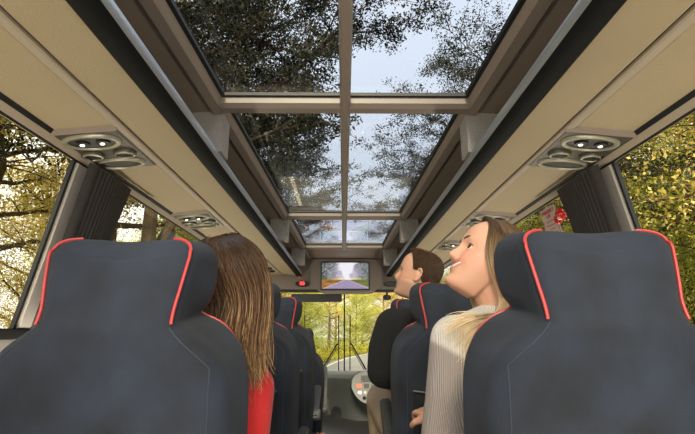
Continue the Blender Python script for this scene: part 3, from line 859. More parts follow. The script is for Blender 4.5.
def hand(m, wrist, d, n, up=None, curl=.5, s=1., side=1):
    """wrist, pointing direction d, palm normal n (back of the hand direction); fingers curl towards -n"""
    d=Vector(d).normalized(); n=Vector(n); n=(n-d*n.dot(d)).normalized(); l=d.cross(n)*side
    W=Vector(wrist)
    def q(a,b,c): return W+(d*a+l*b+n*c)*s
    for b in (-.026,-.009,.009,.026): capsule(m,q(.012,b*.7,0),.0125*s,q(.078,b,.002),.0105*s,12)
    for b,L_ in ((-.029,.062),(-.010,.074),(.010,.078),(.028,.068)):
        b=-b; p=q(.084,b,.002); ang=0; r=.0088*s; dd=d.copy()
        for k,(f) in enumerate((.45,.32,.23)):
            ang+=curl*(.55+.35*k); dd=(d*math.cos(ang)-n*math.sin(ang))
            e=p+dd*L_*f*s; capsule(m,p,r,e,r*.9,10); p=e; r*=.9
    p=q(.022,.024,-.004); e=q(.052,.050,-.014); f=q(.074,.056,-.026); g_=q(.094,.053,-.036)
    capsule(m,p,.013*s,e,.0105*s,12); capsule(m,e,.010*s,f,.009*s,12); capsule(m,f,.009*s,g_,.0078*s,12)
def hair_mat(name):
    m=princ(name,(.2,.1,.05),.42,attr='Col',spec=.4); return m
def strands(name, root, guides, n, colfn, rad=.0007, seed=1, jitter=.010, wave=.004, seg=16, frizz=.0, flat=2.2, clump=40, smooth_g=8):
    """guides: list of equal-length polylines ordered around the head; strands interpolate between neighbours"""
    rng_=np.random.default_rng(seed)
    G=[]
    for g_ in guides:
        P=np.array([tuple(p) for p in g_],dtype=float); k=len(P); tt=np.linspace(0,k-1,seg)
        # catmull-rom resample
        out=np.zeros((seg,3))
        for a,t in enumerate(tt):
            i=min(int(t),k-2); f=t-i
            p0=P[max(i-1,0)];p1=P[i];p2=P[i+1];p3=P[min(i+2,k-1)]
            out[a]=.5*((2*p1)+(-p0+p2)*f+(2*p0-5*p1+4*p2-p3)*f*f+(-p0+3*p1-3*p2+p3)*f**3)
        G.append(out)
    G=np.array(G); ng=len(G)
    for _ in range(smooth_g): G[:,1:-1]=G[:,1:-1]*.4+.3*(G[:,:-2]+G[:,2:])
    u=rng_.uniform(0,ng-1,n); i0=np.minimum(u.astype(int),ng-2); f=(u-i0)[:,None,None]
    S=G[i0]*(1-f)+G[i0+1]*f
    t=np.linspace(0,1,seg)[None,:,None]
    cl=rng_.integers(0,clump,n); co=rng_.normal(size=(clump,3))*jitter; cw=rng_.uniform(0,6.28,(clump,3))
    S=S+co[cl][:,None,:]*(.25+.75*t)+rng_.normal(size=(n,1,3))*jitter*.38*(.4+.8*t)
    ph=cw[cl][:,None,:]; S=S+wave*np.sin(ph+t*9+rng_.normal(size=(n,1,1))*.4)*t
    if frizz: S=S+frizz*rng_.normal(size=(n,1,3))*t**2
    ln=rng_.uniform(.82,1.0,n)[:,None,None]
    # shorten by resampling
    idx=t[:,:,0]*(seg-1)*ln[:,:,0]; a=np.floor(idx).astype(int); a=np.minimum(a,seg-2); fr=(idx-a)[:,:,None]
    ar=np.arange(n)[:,None]; S=S[ar,a]*(1-fr)+S[ar,a+1]*fr
    T=np.gradient(S,axis=1); T/=np.linalg.norm(T,axis=2)[:,:,None]+1e-9
    r1=rng_.normal(size=(n,1,3)); A=np.cross(T,r1); A/=np.linalg.norm(A,axis=2)[:,:,None]+1e-9; B=np.cross(T,A)
    tp=(1-.75*t**3)*rad
    V=np.empty((n,seg,3,3),dtype=np.float32)
    for k in range(3):
        an=2*PI*k/3; V[:,:,k]=S+A*math.cos(an)*tp*flat+B*math.sin(an)*tp
    base=(np.arange(n)[:,None,None]*seg+np.arange(seg-1)[None,:,None])*3
    k=np.arange(3)[None,None,:]; k1=(k+1)%3
    F=np.stack([base+k,base+k1,base+3+k1,base+3+k],axis=-1).reshape(-1,4)
    o=new_mesh(name,V.reshape(-1,3),F,root['hm'] if False else None,True,root)
    rv=rng_.uniform(0,1,n)*.4+rng_.uniform(0,1,clump)[cl]*.6
    col=np.ones((n,seg,3,4),dtype=np.float32)
    col[...,:3]=colfn(np.broadcast_to(t,(n,seg,1)),rv[:,None,None])[:,:,None,:]
    at=o.data.color_attributes.new('Col','FLOAT_COLOR','POINT'); at.data.foreach_set('color',col.ravel())
    return o
def lerpc(a,b,t): return np.array(a)*(1-t)+np.array(b)*t

# ---- the smiling woman ----------------------------------------------
def build_smiling_woman():
    root=empty('person',(0,0,0)); tag(root,'smiling person with long blonde hair and ribbed sweater, looking up at the roof glass','person')
    Mh=head_matrix((.384,1.235,1.233),184,30,0,.95); skin_paint.smile=True
    T=lambda p: Mh@Vector(p)
    m=MB(); h=head_mesh(True,True); m.add([T(v) for v in h.V],h.F)
    neck=(.415,1.235,1.085)
    chain(m,[(T((-.022,0,-.045)),.054),(neck,.050),((.42,1.235,1.02),.06)])
    shL,shR=(.283,1.225,1.030),(.575,1.245,1.015)
    chain(m,[(shL,.044),(neck[:2]+(1.02,),.052),(shR,.044)])
    chain(m,[((.425,1.225,1.0),.085),((.44,1.20,.80),.092),((.455,1.17,.58),.115)])
    for sx in (-.045,.045): capsule(m,(.42+sx,1.23,.95),.075,(.445+sx,1.20,.65),.085)
    for s,knee,foot in ((-1,(.31,1.50,.64),(.29,1.52,.20)),(1,(.58,1.50,.60),(.58,1.50,.12))):
        chain(m,[((.455+s*.085,1.15,.565),.085),(knee,.056),(foot,.040)]); capsule(m,foot,.038,(foot[0],foot[1]+.14,foot[2]-.04),.03)
    elL=(.240,1.20,.76); wrL=(.262,1.45,.815)
    chain(m,[(shL,.042),(elL,.036),(wrL,.026)]); hand(m,wrL,(-.22,1,.05),(-.3,-.1,1),curl=.55,s=.95,side=-1)
    elR=(.63,1.22,.76); wrR=(.52,1.42,.72)
    chain(m,[(shR,.042),(elR,.036),(wrR,.026)]); hand(m,wrR,(-.5,.8,0),(0,-.1,1),curl=.4,s=.95,side=1)
    b=remesh('body',m,.0036,2,skin_mat('fair_skin'),root)
    paint(b,skin_paint(Mh,(.66,.355,.235),(.50,.12,.10)))
    face_parts(root,Mh,'lash',True)
    # sweater
    m=MB()
    chain(m,[(shL,.062),((.42,1.235,1.03),.062),(shR,.062)])
    chain(m,[((.425,1.235,1.088),.057),((.425,1.225,.96),.105),((.44,1.195,.80),.115),((.455,1.17,.60),.135)])
    for sx in (-.05,.05): capsule(m,(.42+sx,1.225,.96),.092,(.445+sx,1.195,.62),.11)
    capsule(m,(.300,1.222,1.035),.058,(.405,1.228,1.078),.060); capsule(m,(.365,1.215,.99),.078,(.33,1.19,.70),.09)
    chain(m,[(shL,.066),((.262,1.19,.90),.068),(elL,.066),((.256,1.38,.80),.038)])
    chain(m,[(shR,.066),(elR,.062),((.53,1.40,.725),.044)])
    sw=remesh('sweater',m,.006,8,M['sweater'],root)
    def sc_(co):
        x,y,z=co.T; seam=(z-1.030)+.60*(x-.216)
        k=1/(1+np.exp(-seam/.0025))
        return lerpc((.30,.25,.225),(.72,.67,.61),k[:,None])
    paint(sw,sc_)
    seam=[(x,1.16,.985-.55*(x-.25)) for x in (.2,.24)]
    # jeans
    m=MB(); capsule(m,(.40,1.17,.57),.10,(.51,1.17,.57),.10)
    for s,knee,foot in ((-1,(.31,1.50,.64),(.29,1.52,.20)),(1,(.58,1.50,.60),(.58,1.50,.12))):
        chain(m,[((.455+s*.085,1.15,.565),.105),(knee,.072),(foot,.055)])
    capsule(m,(.255,1.30,.70),.03,(.245,1.50,.80),.035) if False else None
    remesh('jeans',m,.008,4,M['denim'],root)
    # hair
    N=24; guides=[]
    def shell(a,z,off): # point on the scalp
        F_,B_,w_=interp(HEADT,z); r=1+off/.09
        c,s=math.cos(a),math.sin(a); return ((F_ if c>0 else B_)*c*r, w_*s*r, z+off*.4)
    # near side is local -y or +y? the camera sees the side facing -Y in the world
    def curtain_guides(s):
        G=[]
        for k in range(9):
            u=k/8
            a=s*(R(52)+R(118)*u)
            g=[T((.062-.10*u,s*.004,.1175-.012*(1-u))), T(shell(a*.92,.080,.012)), T(shell(a,.040,.016)), T(shell(a,-.005-.01*u,.020))]
            e1=g[-1]
            # fall: world space, down along neck then on the shoulder
            near = (s>0)
            if near:   # camera side locks
                ends=[((.43-.012*k),1.145+.004*k,1.125),((.385+.010*k),1.125,1.065),((.345+.014*k),1.12,1.02),((.31+.022*k),1.125,.965+.004*k)]
            else:
                ends=[(.44,1.33,1.11),(.45,1.34,1.03),(.46,1.34,.95),(.47,1.34,.88)]
            if near:
                ends[0]=(e1.x+.035-.003*k, min(e1.y,1.165), 1.135)
            g+= [Vector(e) for e in ends]; G.append(g)
        return G
    NEAR=1 if (T((0,1,0)).y<T((0,-1,0)).y) else -1
    def cf(t,r):
        root_=np.array((.09,.05,.025)); mid=np.array((.50,.32,.15)); tip=np.array((.90,.70,.42))
        k=np.clip(t*1.9-.40+(r-.5)*.6,0,1); k2=np.clip(t*2.0-.85+(r-.5)*.8,0,1)
        return (root_*(1-k)+mid*k)*(1-k2)+tip*k2
    G=curtain_guides(NEAR) if NEAR>0 else None
    gl=[]
    for k in range(9):
        u=k/8; s=NEAR; a=s*(R(64)+R(114)*u)
        g=[T((.064-.110*u,s*.003,.1130+.0065*u)),T(shell(s*(R(44)+R(114)*u),.092,.010)),T(shell(a,.050,.014)),T(shell(a+s*R(5),.000,.017)),T(shell(a+s*R(10),-.045,.014))]
        w0=g[-1]
        g+=[Vector((.415+.005*u,1.150,1.130)),Vector((.392+.015*u,1.136,1.092)),Vector((.350+.055*u,1.132,1.068)),Vector((.318+.09*u,1.130,1.040-.03*u))]
        gl.append(g)
    hn=strands('hair',root,gl,3600,cf,rad=.00055,seed=4,jitter=.0085,wave=.004,seg=22,clump=60)
    hn.data.materials.append(M['hairf'])
    gf=[]
    for k in range(7):
        u=k/6; s=-NEAR; a=s*(R(62)+R(116)*u)
        g=[T((.064-.110*u,s*.003,.1130+.0065*u)),T(shell(s*(R(50)+R(100)*u),.092,.010)),T(shell(a,.050,.014)),T(shell(a+s*R(5),.000,.017)),T(shell(a+s*R(8),-.045,.016))]
        w0=g[-1]
        g+=[Vector((w0.x+.01,w0.y+.02,1.11)),Vector((.44,1.33,1.05)),Vector((.44,1.34,.99)),Vector((.45,1.34,.93))]
        gf.append(g)
    hf=strands('hair',root,gf,1300,cf,rad=.0009,seed=5,jitter=.009,wave=.004,seg=16); hf.data.materials.append(M['hairf'])
    # a few loose locks swept forward over the shoulder
    gw=[]
    for k in range(5):
        u=k/4
        gw.append([Vector((.430,1.155,1.15)),Vector((.415,1.140,1.115)),Vector((.375,1.128,1.090)),Vector((.320+.02*u,1.128,1.090-.03*u)),Vector((.265+.05*u,1.135,1.085-.06*u)),Vector((.205+.08*u,1.140,1.062-.085*u))])
    hw_=strands('hair',root,gw,150,cf,rad=.0007,seed=6,jitter=.006,wave=.006,seg=20,clump=9,smooth_g=3); hw_.data.materials.append(M['hairf'])
    # scalp cap under the strands
    scalp(root,T,cap_front=lambda y,z: (.062-.42*abs(y) if z>.06 else .030+(z-.06)*.30) ,mat_=M['haircap_f'])
    return root
def scalp(root,T,cap_front,mat_,off=.006,noise_=0,zlow=-.03,name='hair_base'):
    V=[];F=[];NZ,NA=60,90;keep={}
    for j in range(NZ+1):
        z=zlow+(.1195-zlow)*j/NZ; F_,B_,w_=interp(HEADT,z)
        for i in range(NA):
            a=2*PI*i/NA; c,s=math.cos(a),math.sin(a); 
            x=(F_ if c>0 else B_)*math.copysign(abs(c)**(.92 if c>0 else 1),c); y=w_*math.copysign(abs(s)**.92,s)
            lim=cap_front(y,z)
            ok=x<lim
            d=off*(1 if ok else -.9)
            # thin to nothing near the hairline
            dd=max(-1,min(1,(lim-x)/.012)); d=off*dd
            nz_=noise_*mnoise.noise(Vector((x,y,z))*55)
            rr=1+(d+nz_*max(0,dd))/.085
            V.append(T((x*rr,y*rr,z+(d+nz_*max(0,dd))*(z/.12 if z>0 else 0))))
    for j in range(NZ):
        for i in range(NA): F.append((j*NA+i,j*NA+(i+1)%NA,(j+1)*NA+(i+1)%NA,(j+1)*NA+i))
    F.append(tuple(range(NZ*NA,(NZ+1)*NA)))
    return new_mesh(name,V,F,mat_,True,root)
M['lash']=princ('dark_brown_lash',(.035,.02,.012),.6)
M['browm']=princ('dark_eyebrow_hair',(.03,.018,.012),.7)
M['hairf']=hair_mat('brown_to_blonde_hair'); M['haircap_f']=princ('brown_hair_roots',(.09,.05,.025),.5,bump=(90,.6,(1,1,.2)))
M['denim']=princ('blue_denim',(.045,.10,.20),.85,bump=(500,.3),var=(60,.2))
def ribbed(name,scale=60):
    m=princ(name,(.6,.5,.45),.9,attr='Col',sheen=.2)
    nt=m.node_tree; b=[n for n in nt.nodes if n.type=='BSDF_PRINCIPLED'][0]
    tc=nt.nodes.new('ShaderNodeTexCoord'); w_=nt.nodes.new('ShaderNodeTexWave'); w_.wave_type='BANDS'; w_.bands_direction='X'
    mp=nt.nodes.new('ShaderNodeMapping'); mp.inputs['Rotation'].default_value=(0,R(8),R(40))
    w_.inputs['Scale'].default_value=scale; w_.inputs['Distortion'].default_value=.4
    nt.links.new(tc.outputs['Object'],mp.inputs[0]); nt.links.new(mp.outputs[0],w_.inputs['Vector'])
    bp=nt.nodes.new('ShaderNodeBump'); bp.inputs['Strength'].default_value=.9; bp.inputs['Distance'].default_value=.003
    nt.links.new(w_.outputs['Fac'],bp.inputs['Height']); nt.links.new(bp.outputs[0],b.inputs['Normal'])
    # ribs: the colour goes a little darker between them
    mr=nt.nodes.new('ShaderNodeMapRange'); mr.inputs[3].default_value=.80; mr.inputs[4].default_value=1.04
    nt.links.new(w_.outputs['Fac'],mr.inputs[0])
    mx=nt.nodes.new('ShaderNodeVectorMath'); mx.operation='SCALE'
    at=[n for n in nt.nodes if n.type=='ATTRIBUTE'][0]
    nt.links.new(at.outputs['Color'],mx.inputs[0]); nt.links.new(mr.outputs[0],mx.inputs['Scale']); nt.links.new(mx.outputs[0],b.inputs['Base Color'])
    return m
M['sweater']=ribbed('ribbed_cream_knit')
build_smiling_woman()

# ---- the man ---------------------------------------------------------
M['knit']=princ('black_flecked_knit',(.008,.008,.009),.95,bump=(260,1.0),var=(300,.6))
M['chino']=princ('beige_chino_cloth',(.36,.27,.18),.85,bump=(300,.3),var=(8,.08))
M['hairm']=princ('short_brown_hair',(.1,.05,.03),.6,attr='Col',spec=.15); M['haircap_m']=princ('short_brown_hair_base',(.055,.030,.017),.7,bump=(300,1.))
M['shoe']=princ('dark_shoe_leather',(.03,.025,.02),.5)
def build_man():
    root=empty('person',(0,0,0)); tag(root,'man with short brown hair in black sweater and beige trousers, looking up','person')
    Mh=head_matrix((.328,2.08,1.296),163,19,0,.93); skin_paint.smile=False
    T=lambda p: Mh@Vector(p)
    m=MB(); h=head_mesh(False,False); m.add([T(v) for v in h.V],h.F)
    neck=(.385,2.07,1.15)
    chain(m,[(T((-.028,0,-.045)),.062),(neck,.060),((.39,2.06,1.09),.07)])
    shL,shR=(.210,2.03,1.072),(.59,2.06,1.06)
    chain(m,[(shL,.05),((.39,2.06,1.10),.06),(shR,.05)])
    chain(m,[((.40,2.05,1.05),.11),((.41,2.02,.82),.11),((.41,1.99,.60),.125)])
    kn=((.185,2.36,.735),(.60,2.42,.66))
    elL=(.162,2.02,.895); wrL=(.24,2.24,.850)
    chain(m,[(shL,.052),(elL,.043),(wrL,.030)]); hand(m,wrL,(.2,1,-.1),(0,.1,1),curl=.4,s=1.05,side=-1)
    elR=(.66,2.04,.80); wrR=(.58,2.28,.77)
    chain(m,[(shR,.052),(elR,.043),(wrR,.030)]); hand(m,wrR,(-.1,1,0),(0,.1,1),curl=.4,s=1.05,side=1)
    feet=((.215,2.44,.16),(.58,2.50,.14))
    for k in (0,1): chain(m,[((.41+(-.10 if k==0 else .10),2.0,.57),.09),(kn[k],.06),(feet[k],.042)])
    b=remesh('body',m,.0042,2,skin_mat('light_tanned_skin'),root)
    paint(b,skin_paint(Mh,(.56,.30,.20),(.42,.17,.13),(.30,.19,.14)))
    face_parts(root,Mh,'browm',False,.0028)
    m=MB()
    chain(m,[(shL,.072),((.39,2.06,1.105),.074),(shR,.072)])
    capsule(m,(.388,2.068,1.105),.073,(.388,2.066,1.08),.076)
    chain(m,[((.40,2.05,1.04),.135),((.41,2.02,.82),.14),((.41,1.99,.62),.15)])
    for sx in (-.07,.07): capsule(m,(.40+sx,2.04,1.03),.11,(.41+sx,2.0,.66),.12)
    chain(m,[(shL,.082),((.176,2.03,.98),.078),(elL,.070),((.20,2.10,.870),.060),((.232,2.20,.852),.045)])
    chain(m,[(shR,.080),(elR,.072),((.59,2.24,.775),.046)])
    remesh('sweater',m,.008,6,M['knit'],root)
    m=MB(); capsule(m,(.35,2.0,.57),.115,(.47,2.0,.57),.115)
    for k in (0,1): chain(m,[((.41+(-.10 if k==0 else .10),2.0,.57),.115),(kn[k],.082),((kn[k][0]+(feet[k][0]-kn[k][0])*.5,(kn[k][1]+feet[k][1])/2,(kn[k][2]+feet[k][2])/2),.072),(feet[k],.060)])
    remesh('trousers',m,.008,6,M['chino'],root)
    for f in feet:
        m=MB(); chain(m,[((f[0],f[1]-.02,f[2]-.085),.042),((f[0],f[1]+.10,f[2]-.10),.042),((f[0],f[1]+.19,f[2]-.115),.03)]); m.box(f[0]-.045,f[0]+.045,f[1]-.06,f[1]+.22,f[2]-.158,f[2]-.135)
        remesh('shoe',m,.008,2,M['shoe'],root)
    # short hair: cap plus thousands of short strands
    def hl(y,z): # hairline in local x
        if z>.062: return .050-.25*abs(y)+ (z-.062)*.35
        if z>.02: return .040+ (z-.02)*.55-.2*abs(y) if abs(y)<.06 else .018+(z-.02)*.35
        return -.022-.45*max(0,-z-.0)
    scalp(root,T,hl,M['haircap_m'],off=.006,noise_=.003,zlow=-.085)
    rng_=np.random.default_rng(9); n=5200; seg=4
    S=np.zeros((n,seg,3)); k=0
    while k<n:
        z=rng_.uniform(-.08,.118); a=rng_.uniform(-PI,PI); F_,B_,w_=interp(HEADT,z); c,s=math.cos(a),math.sin(a)
        x=(F_ if c>0 else B_)*c; y=w_*s
        if x>hl(y,z)-.004: continue
        nrm=Vector((x/.0081,y/.0056,z/.0121 if z>0 else 0)).normalized()
        # combed forward on top, down at the sides, up at the fringe
        top=max(0,min(1,(z-.05)/.05))
        fl=Vector((.5*top+.15,0,-.8*(1-top)))+Vector(rng_.normal(size=3)*.28)
        fringe=max(0,min(1,(x-.035)/.03)); fl=fl+Vector((-.2,0,.3))*fringe
        L_=.007+.006*top+.002*fringe
        p=Vector((x,y,z))+nrm*.006
        for j in range(seg):
            f=j/(seg-1); S[k,j]=tuple(T(p+nrm*(L_*f*(.55+.3*fringe))+fl*(L_*f*f*.8)))
        k+=1
    Tn=np.gradient(S,axis=1); Tn/=np.linalg.norm(Tn,axis=2)[:,:,None]+1e-9
    A=np.cross(Tn,rng_.normal(size=(n,1,3))); A/=np.linalg.norm(A,axis=2)[:,:,None]+1e-9; B=np.cross(Tn,A)
    tp=(1-.8*np.linspace(0,1,seg))[None,:,None]*.0011
    V=np.empty((n,seg,3,3))
    for q in range(3): V[:,:,q]=S+A*math.cos(2.094*q)*tp+B*math.sin(2.094*q)*tp
    base=(np.arange(n)[:,None,None]*seg+np.arange(seg-1)[None,:,None])*3; kk=np.arange(3)[None,None,:]
    F=np.stack([base+kk,base+(kk+1)%3,base+3+(kk+1)%3,base+3+kk],axis=-1).reshape(-1,4)
    o=new_mesh('hair',V.reshape(-1,3),F,M['hairm'],True,root)
    rv=np.repeat(rng_.uniform(0,1,n),seg*3)[:,None]; col=np.ones((len(rv),4),dtype=np.float32); col[:,:3]=lerpc((.028,.014,.008),(.125,.066,.032),rv)
    at=o.data.color_attributes.new('Col','FLOAT_COLOR','POINT'); at.data.foreach_set('color',col.ravel())
    return root
build_man()

# ---- the passenger in red ---------------------------------------------
M['redtop']=princ('red_jersey_top',(.50,.012,.012),.8,bump=(200,.2),sheen=.1)
M['hairb']=hair_mat('long_brown_hair'); M['haircap_b']=princ('dark_brown_hair_roots',(.028,.015,.009),.5,bump=(90,.6,(1,1,.2)))
def build_red():
    root=empty('person',(0,0,0)); tag(root,'person with long brown highlighted hair and red top, seen from behind','person')
    Mh=head_matrix((-.282,1.160,1.172),55,20,0,.93); skin_paint.smile=False
    T=lambda p: Mh@Vector(p)
    m=MB(); h=head_mesh(True,False); m.add([T(v) for v in h.V],h.F)
    neck=(-.295,1.14,1.02)
    chain(m,[(T((-.022,0,-.045)),.054),(neck,.050),((-.30,1.14,.96),.06)])
    shR,shL=(-.222,1.13,.925),(-.46,1.16,.95)
    chain(m,[(shL,.042),((-.31,1.14,.965),.05),(shR,.042)])
    chain(m,[((-.33,1.14,.92),.085),((-.38,1.14,.75),.09),((-.42,1.13,.57),.11)])
    elR=(-.232,1.13,.70); wrR=(-.30,1.34,.66); elL=(-.60,1.18,.72); wrL=(-.48,1.38,.68)
    chain(m,[(shR,.042),(elR,.036),(wrR,.026)]); hand(m,wrR,(-.4,.9,-.1),(0,.1,1),curl=.4,s=.93,side=1)
    chain(m,[(shL,.042),(elL,.036),(wrL,.026)]); hand(m,wrL,(.4,.9,-.1),(0,.1,1),curl=.4,s=.93,side=-1)
    leg=(((-.33,1.50,.58),(-.34,1.50,.14)),((-.52,1.50,.58),(-.52,1.50,.14)))
    for k in (0,1): chain(m,[((-.42+(.08,-.08)[k],1.12,.55),.085),(leg[k][0],.056),(leg[k][1],.040)]); f=leg[k][1]; capsule(m,f,.038,(f[0],f[1]+.14,.08),.03)
    b=remesh('body',m,.0045,2,skin_mat('fair_skin_tone'),root)
    paint(b,skin_paint(Mh,(.66,.38,.27),(.5,.17,.14)))
    face_parts(root,Mh,'lash',False)
    m=MB()
    chain(m,[(shL,.058),((-.31,1.14,.955),.06),(shR,.058)])
    chain(m,[((-.32,1.14,.925),.10),((-.38,1.14,.75),.105),((-.42,1.13,.58),.125)])
    chain(m,[(shR,.060),(elR,.052),((-.29,1.32,.664),.036)]); chain(m,[(shL,.060),(elL,.052),((-.49,1.36,.684),.036)])
    capsule(m,(-.27,1.13,.90),.085,(-.31,1.13,.66),.10)
    remesh('red_top',m,.007,6,M['redtop'],root)
    m=MB(); capsule(m,(-.37,1.13,.55),.10,(-.47,1.13,.55),.10)
    for k in (0,1): chain(m,[((-.42+(.08,-.08)[k],1.12,.55),.105),(leg[k][0],.072),(leg[k][1],.055)])
    remesh('trousers',m,.009,4,M['denim'],root)
    def sh(a,z,off):
        F_,B_,w_=interp(HEADT,z); r=1+off/.09; c,s=math.cos(a),math.sin(a); return ((F_ if c>0 else B_)*c*r, w_*s*r, z+off*.4)
    gl=[]
    for k in range(15):
        u=k/14; a=-R(70)-R(220)*u      # from the aisle side temple round the back to the window side
        an=a
        g=[T((.045-.10*math.sin(PI*u),0.008*math.cos(PI*u),.119)),T(sh(an,.104,.006)),T(sh(an,.060,.018)),T(sh(an,.010,.022)),T(sh(an,-.045,.022))]
        # world fall
        c0=Vector((-.262,1.145,1.02)); d=(g[-1]-Vector((-.262,1.16,g[-1].z))); d.z=0; dn=d.normalized() if d.length>0 else Vector((1,0,0))
        spread=.078
        w0=g[-1]; w4=Vector((-.232+dn.x*.048,1.050+dn.y*.02,.950+.022*math.sin(k*2.1))); m_=Vector((-.276+dn.x*.074,1.12+dn.y*.06,1.035))
        w1=w0.lerp(m_,.45)+dn*.004; w2=m_; w3=m_.lerp(w4,.55)
        g+=[w1,w2,w3,w4]; gl.append(g)
    def cf(t,r):
        a=lerpc((.030,.016,.009),(.115,.054,.022),np.clip(.25+t*.6+(r-.5)*1.8,0,1)); k=np.clip((t-.68)*2.2+(r-.62)*2.4,0,1)*np.clip(t*4,0,1)
        return a*(1-k)+np.array((.50,.30,.14))*k
    hn=strands('hair',root,gl,7500,cf,rad=.00055,seed=14,jitter=.014,wave=.011,seg=22,clump=70,frizz=.003); hn.data.materials.append(M['hairb'])
    g2=[]
    for g in gl: g2.append([Vector((-.262,1.165,1.165))+(p-Vector((-.262,1.165,1.165)))*.9 if i<5 else Vector(((p.x+.25)*.7-.25,p.y+.01,p.z)) for i,p in enumerate(g)])
    h2=strands('hair',root,g2,2200,cf,rad=.0011,seed=15,jitter=.012,wave=.006,seg=18,clump=50); h2.data.materials.append(M['hairb'])
    scalp(root,T,lambda y,z:.052-.35*abs(y),M['haircap_b'],zlow=-.05)
    return root
build_red()
# ================================================================== OUTSIDE
GZ = -1.15                                # road level below the cabin floor
def road_cx(y): return 1.7 + (0 if y<25 else .0060*(y-25)**2)
rng=np.random.default_rng(11)
def strip(name, offs0, offs1, z, m, y0=-30, y1=150):
    V=[];F=[];ys=np.linspace(y0,y1,120)
    for y in ys: V+=[(road_cx(y)+offs0,y,z),(road_cx(y)+offs1,y,z)]
    for i in range(len(ys)-1): F.append((2*i,2*i+1,2*i+3,2*i+2))
    return new_mesh(name,V,F,m,True)
g=new_mesh('ground',[( -140,-60,GZ-.06),(140,-60,GZ-.06),(140,220,GZ-.06),(-140,220,GZ-.06)],[(0,1,2,3)],M['ground'],False); struct(g)
struct(strip('road',-3.5,3.7,GZ,M['asphalt']))
rl=strip('road_marking',-3.22,-3.10,GZ+.005,M['yline']); struct(rl)
rl=strip('road_marking',3.20,3.32,GZ+.005,M['yline']); struct(rl)

def rot_frames(n, rng):
    a=rng.normal(size=(n,3)); a/=np.linalg.norm(a,axis=1)[:,None]
    b=rng.normal(size=(n,3)); b-=(a*b).sum(1)[:,None]*a; b/=np.linalg.norm(b,axis=1)[:,None]
    return a,b,np.cross(a,b)
def leaf_mesh(name, pts, size, rng, m, parent=None, aspect=.5, kind=None):
    n=len(pts); a,b,c=rot_frames(n,rng); s=size*rng.uniform(.6,1.4,n)[:,None]
    V=np.empty((n,4,3),dtype=np.float32)
    V[:,0]=pts-a*s*.5; V[:,1]=pts+b*s*.5*aspect+c*s*.08; V[:,2]=pts+a*s*.5; V[:,3]=pts-b*s*.5*aspect+c*s*.08
    F=np.arange(n*4).reshape(n,4)
    o=new_mesh(name,V.reshape(-1,3),F,m,False,parent)
    at=o.data.attributes.new('rnd','FLOAT','FACE'); at.data.foreach_set('value',rng.uniform(0,1,n).astype(np.float32))
    return o
def make_tree(seed, H, tr, crown_r, crown_z0, nleaf, lsize, leafm, lean=(0,0), nb=22, spread=.55, gap=.0):
    r=np.random.default_rng(seed); rd=random.Random(seed)
    root=empty('forest_tree')
    mb=MB(); tips=[]
    pts=[];rr=[]
    ph=rd.uniform(0,6)
    for i in range(13):
        t=i/12; pts.append(Vector((lean[0]*t*t*H+.18*math.sin(3*t+ph)*t, lean[1]*t*t*H+.18*math.cos(2.4*t+ph)*t, H*t*.93-.3)))
        rr.append(tr*(1-.85*t)+.01)
    mb.tube(pts,rr,9)
    def at(t):
        f=t*12; i=min(11,int(f)); return pts[i].lerp(pts[i+1],f-i), rr[i]
    for k in range(nb):
        t=crown_z0/H+(1-crown_z0/H)*(k+.5)/nb; t=min(.98,t)
        p,r0=at(t); an=k*2.4+rd.uniform(-.5,.5)
        env=math.sin(PI*min(1,(.12+.88*(t-crown_z0/H)/(1-crown_z0/H))))**.6
        L=crown_r*(.45+.55*env)*rd.uniform(.75,1.15)
        d=Vector((math.cos(an),math.sin(an),rd.uniform(.1,.55))).normalized()
        q=[p]; cur=p.copy(); dd=d.copy()
        for j in range(6):
            dd=(dd+Vector((rd.uniform(-.25,.25),rd.uniform(-.25,.25),rd.uniform(-.12,.16)))).normalized()
            cur=cur+dd*L/6; q.append(cur.copy())
        br=max(.016,r0*.55); mb.tube(q,[br*(1-.85*j/6) for j in range(7)],6,False)
        for j in range(2,7):
            for w_ in range(3):
                d2=(dd*.5+Vector((rd.uniform(-1,1),rd.uniform(-1,1),rd.uniform(-.5,.6)))).normalized()
                e=q[j]+d2*L*rd.uniform(.15,.36); mid=q[j].lerp(e,.5)+Vector((0,0,.04))
                mb.tube([q[j],mid,e],[br*.3,br*.2,.006],4,False); tips.append(e); tips.append(mid)
    mb.build('trunk',M['bark'],root,smooth=True)
    T=np.array([tuple(t) for t in tips]); idx=r.integers(0,len(T),nleaf)
    P=T[idx]+r.normal(size=(nleaf,3))*np.array([1,1,.55])*spread*crown_r*.16
    leaf_mesh('foliage',P,lsize,r,leafm,root)
    return root
protos={}
def tree(kind, x, y, s, rz, label, group=None, z=None):
    if kind not in protos:
        a=TREES[kind]; o=make_tree(*a[0],**a[1]); protos[kind]=o; o['_p']=1; del o['_p']
    else: o=copy_tree(protos[kind])
    o.location=(x,y,GZ if z is None else z); o.rotation_euler=(0,0,rz); o.scale=(s,s,s)
    tag(o,label,'tree',group); return o
TREES={
 'gold':((1,9.5,.17,3.2,1.0,56000,.078,M['leafgold']),dict(nb=34,spread=.9)),
 'gold2':((2,8,.13,2.8,.5,56000,.078,M['leaffresh']),dict(nb=34,spread=1.)),
 'tall':((3,12,.24,3.0,5.0,20000,.10,M['leafgold']),dict(nb=22)),
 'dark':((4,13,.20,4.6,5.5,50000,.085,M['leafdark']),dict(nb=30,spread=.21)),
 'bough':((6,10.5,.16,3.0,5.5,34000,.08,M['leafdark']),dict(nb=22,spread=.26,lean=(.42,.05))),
 'lace':((5,11,.15,3.8,4.5,40000,.08,M['leafdark']),dict(nb=24,spread=.22)),
}
rd=random.Random(8)
GL='forest trees beyond the windows on the red clock side'
GR='forest trees across the road beyond the windows on the hammer side'
LL='golden green forest tree outside, beyond the windows above the red-topped passenger'
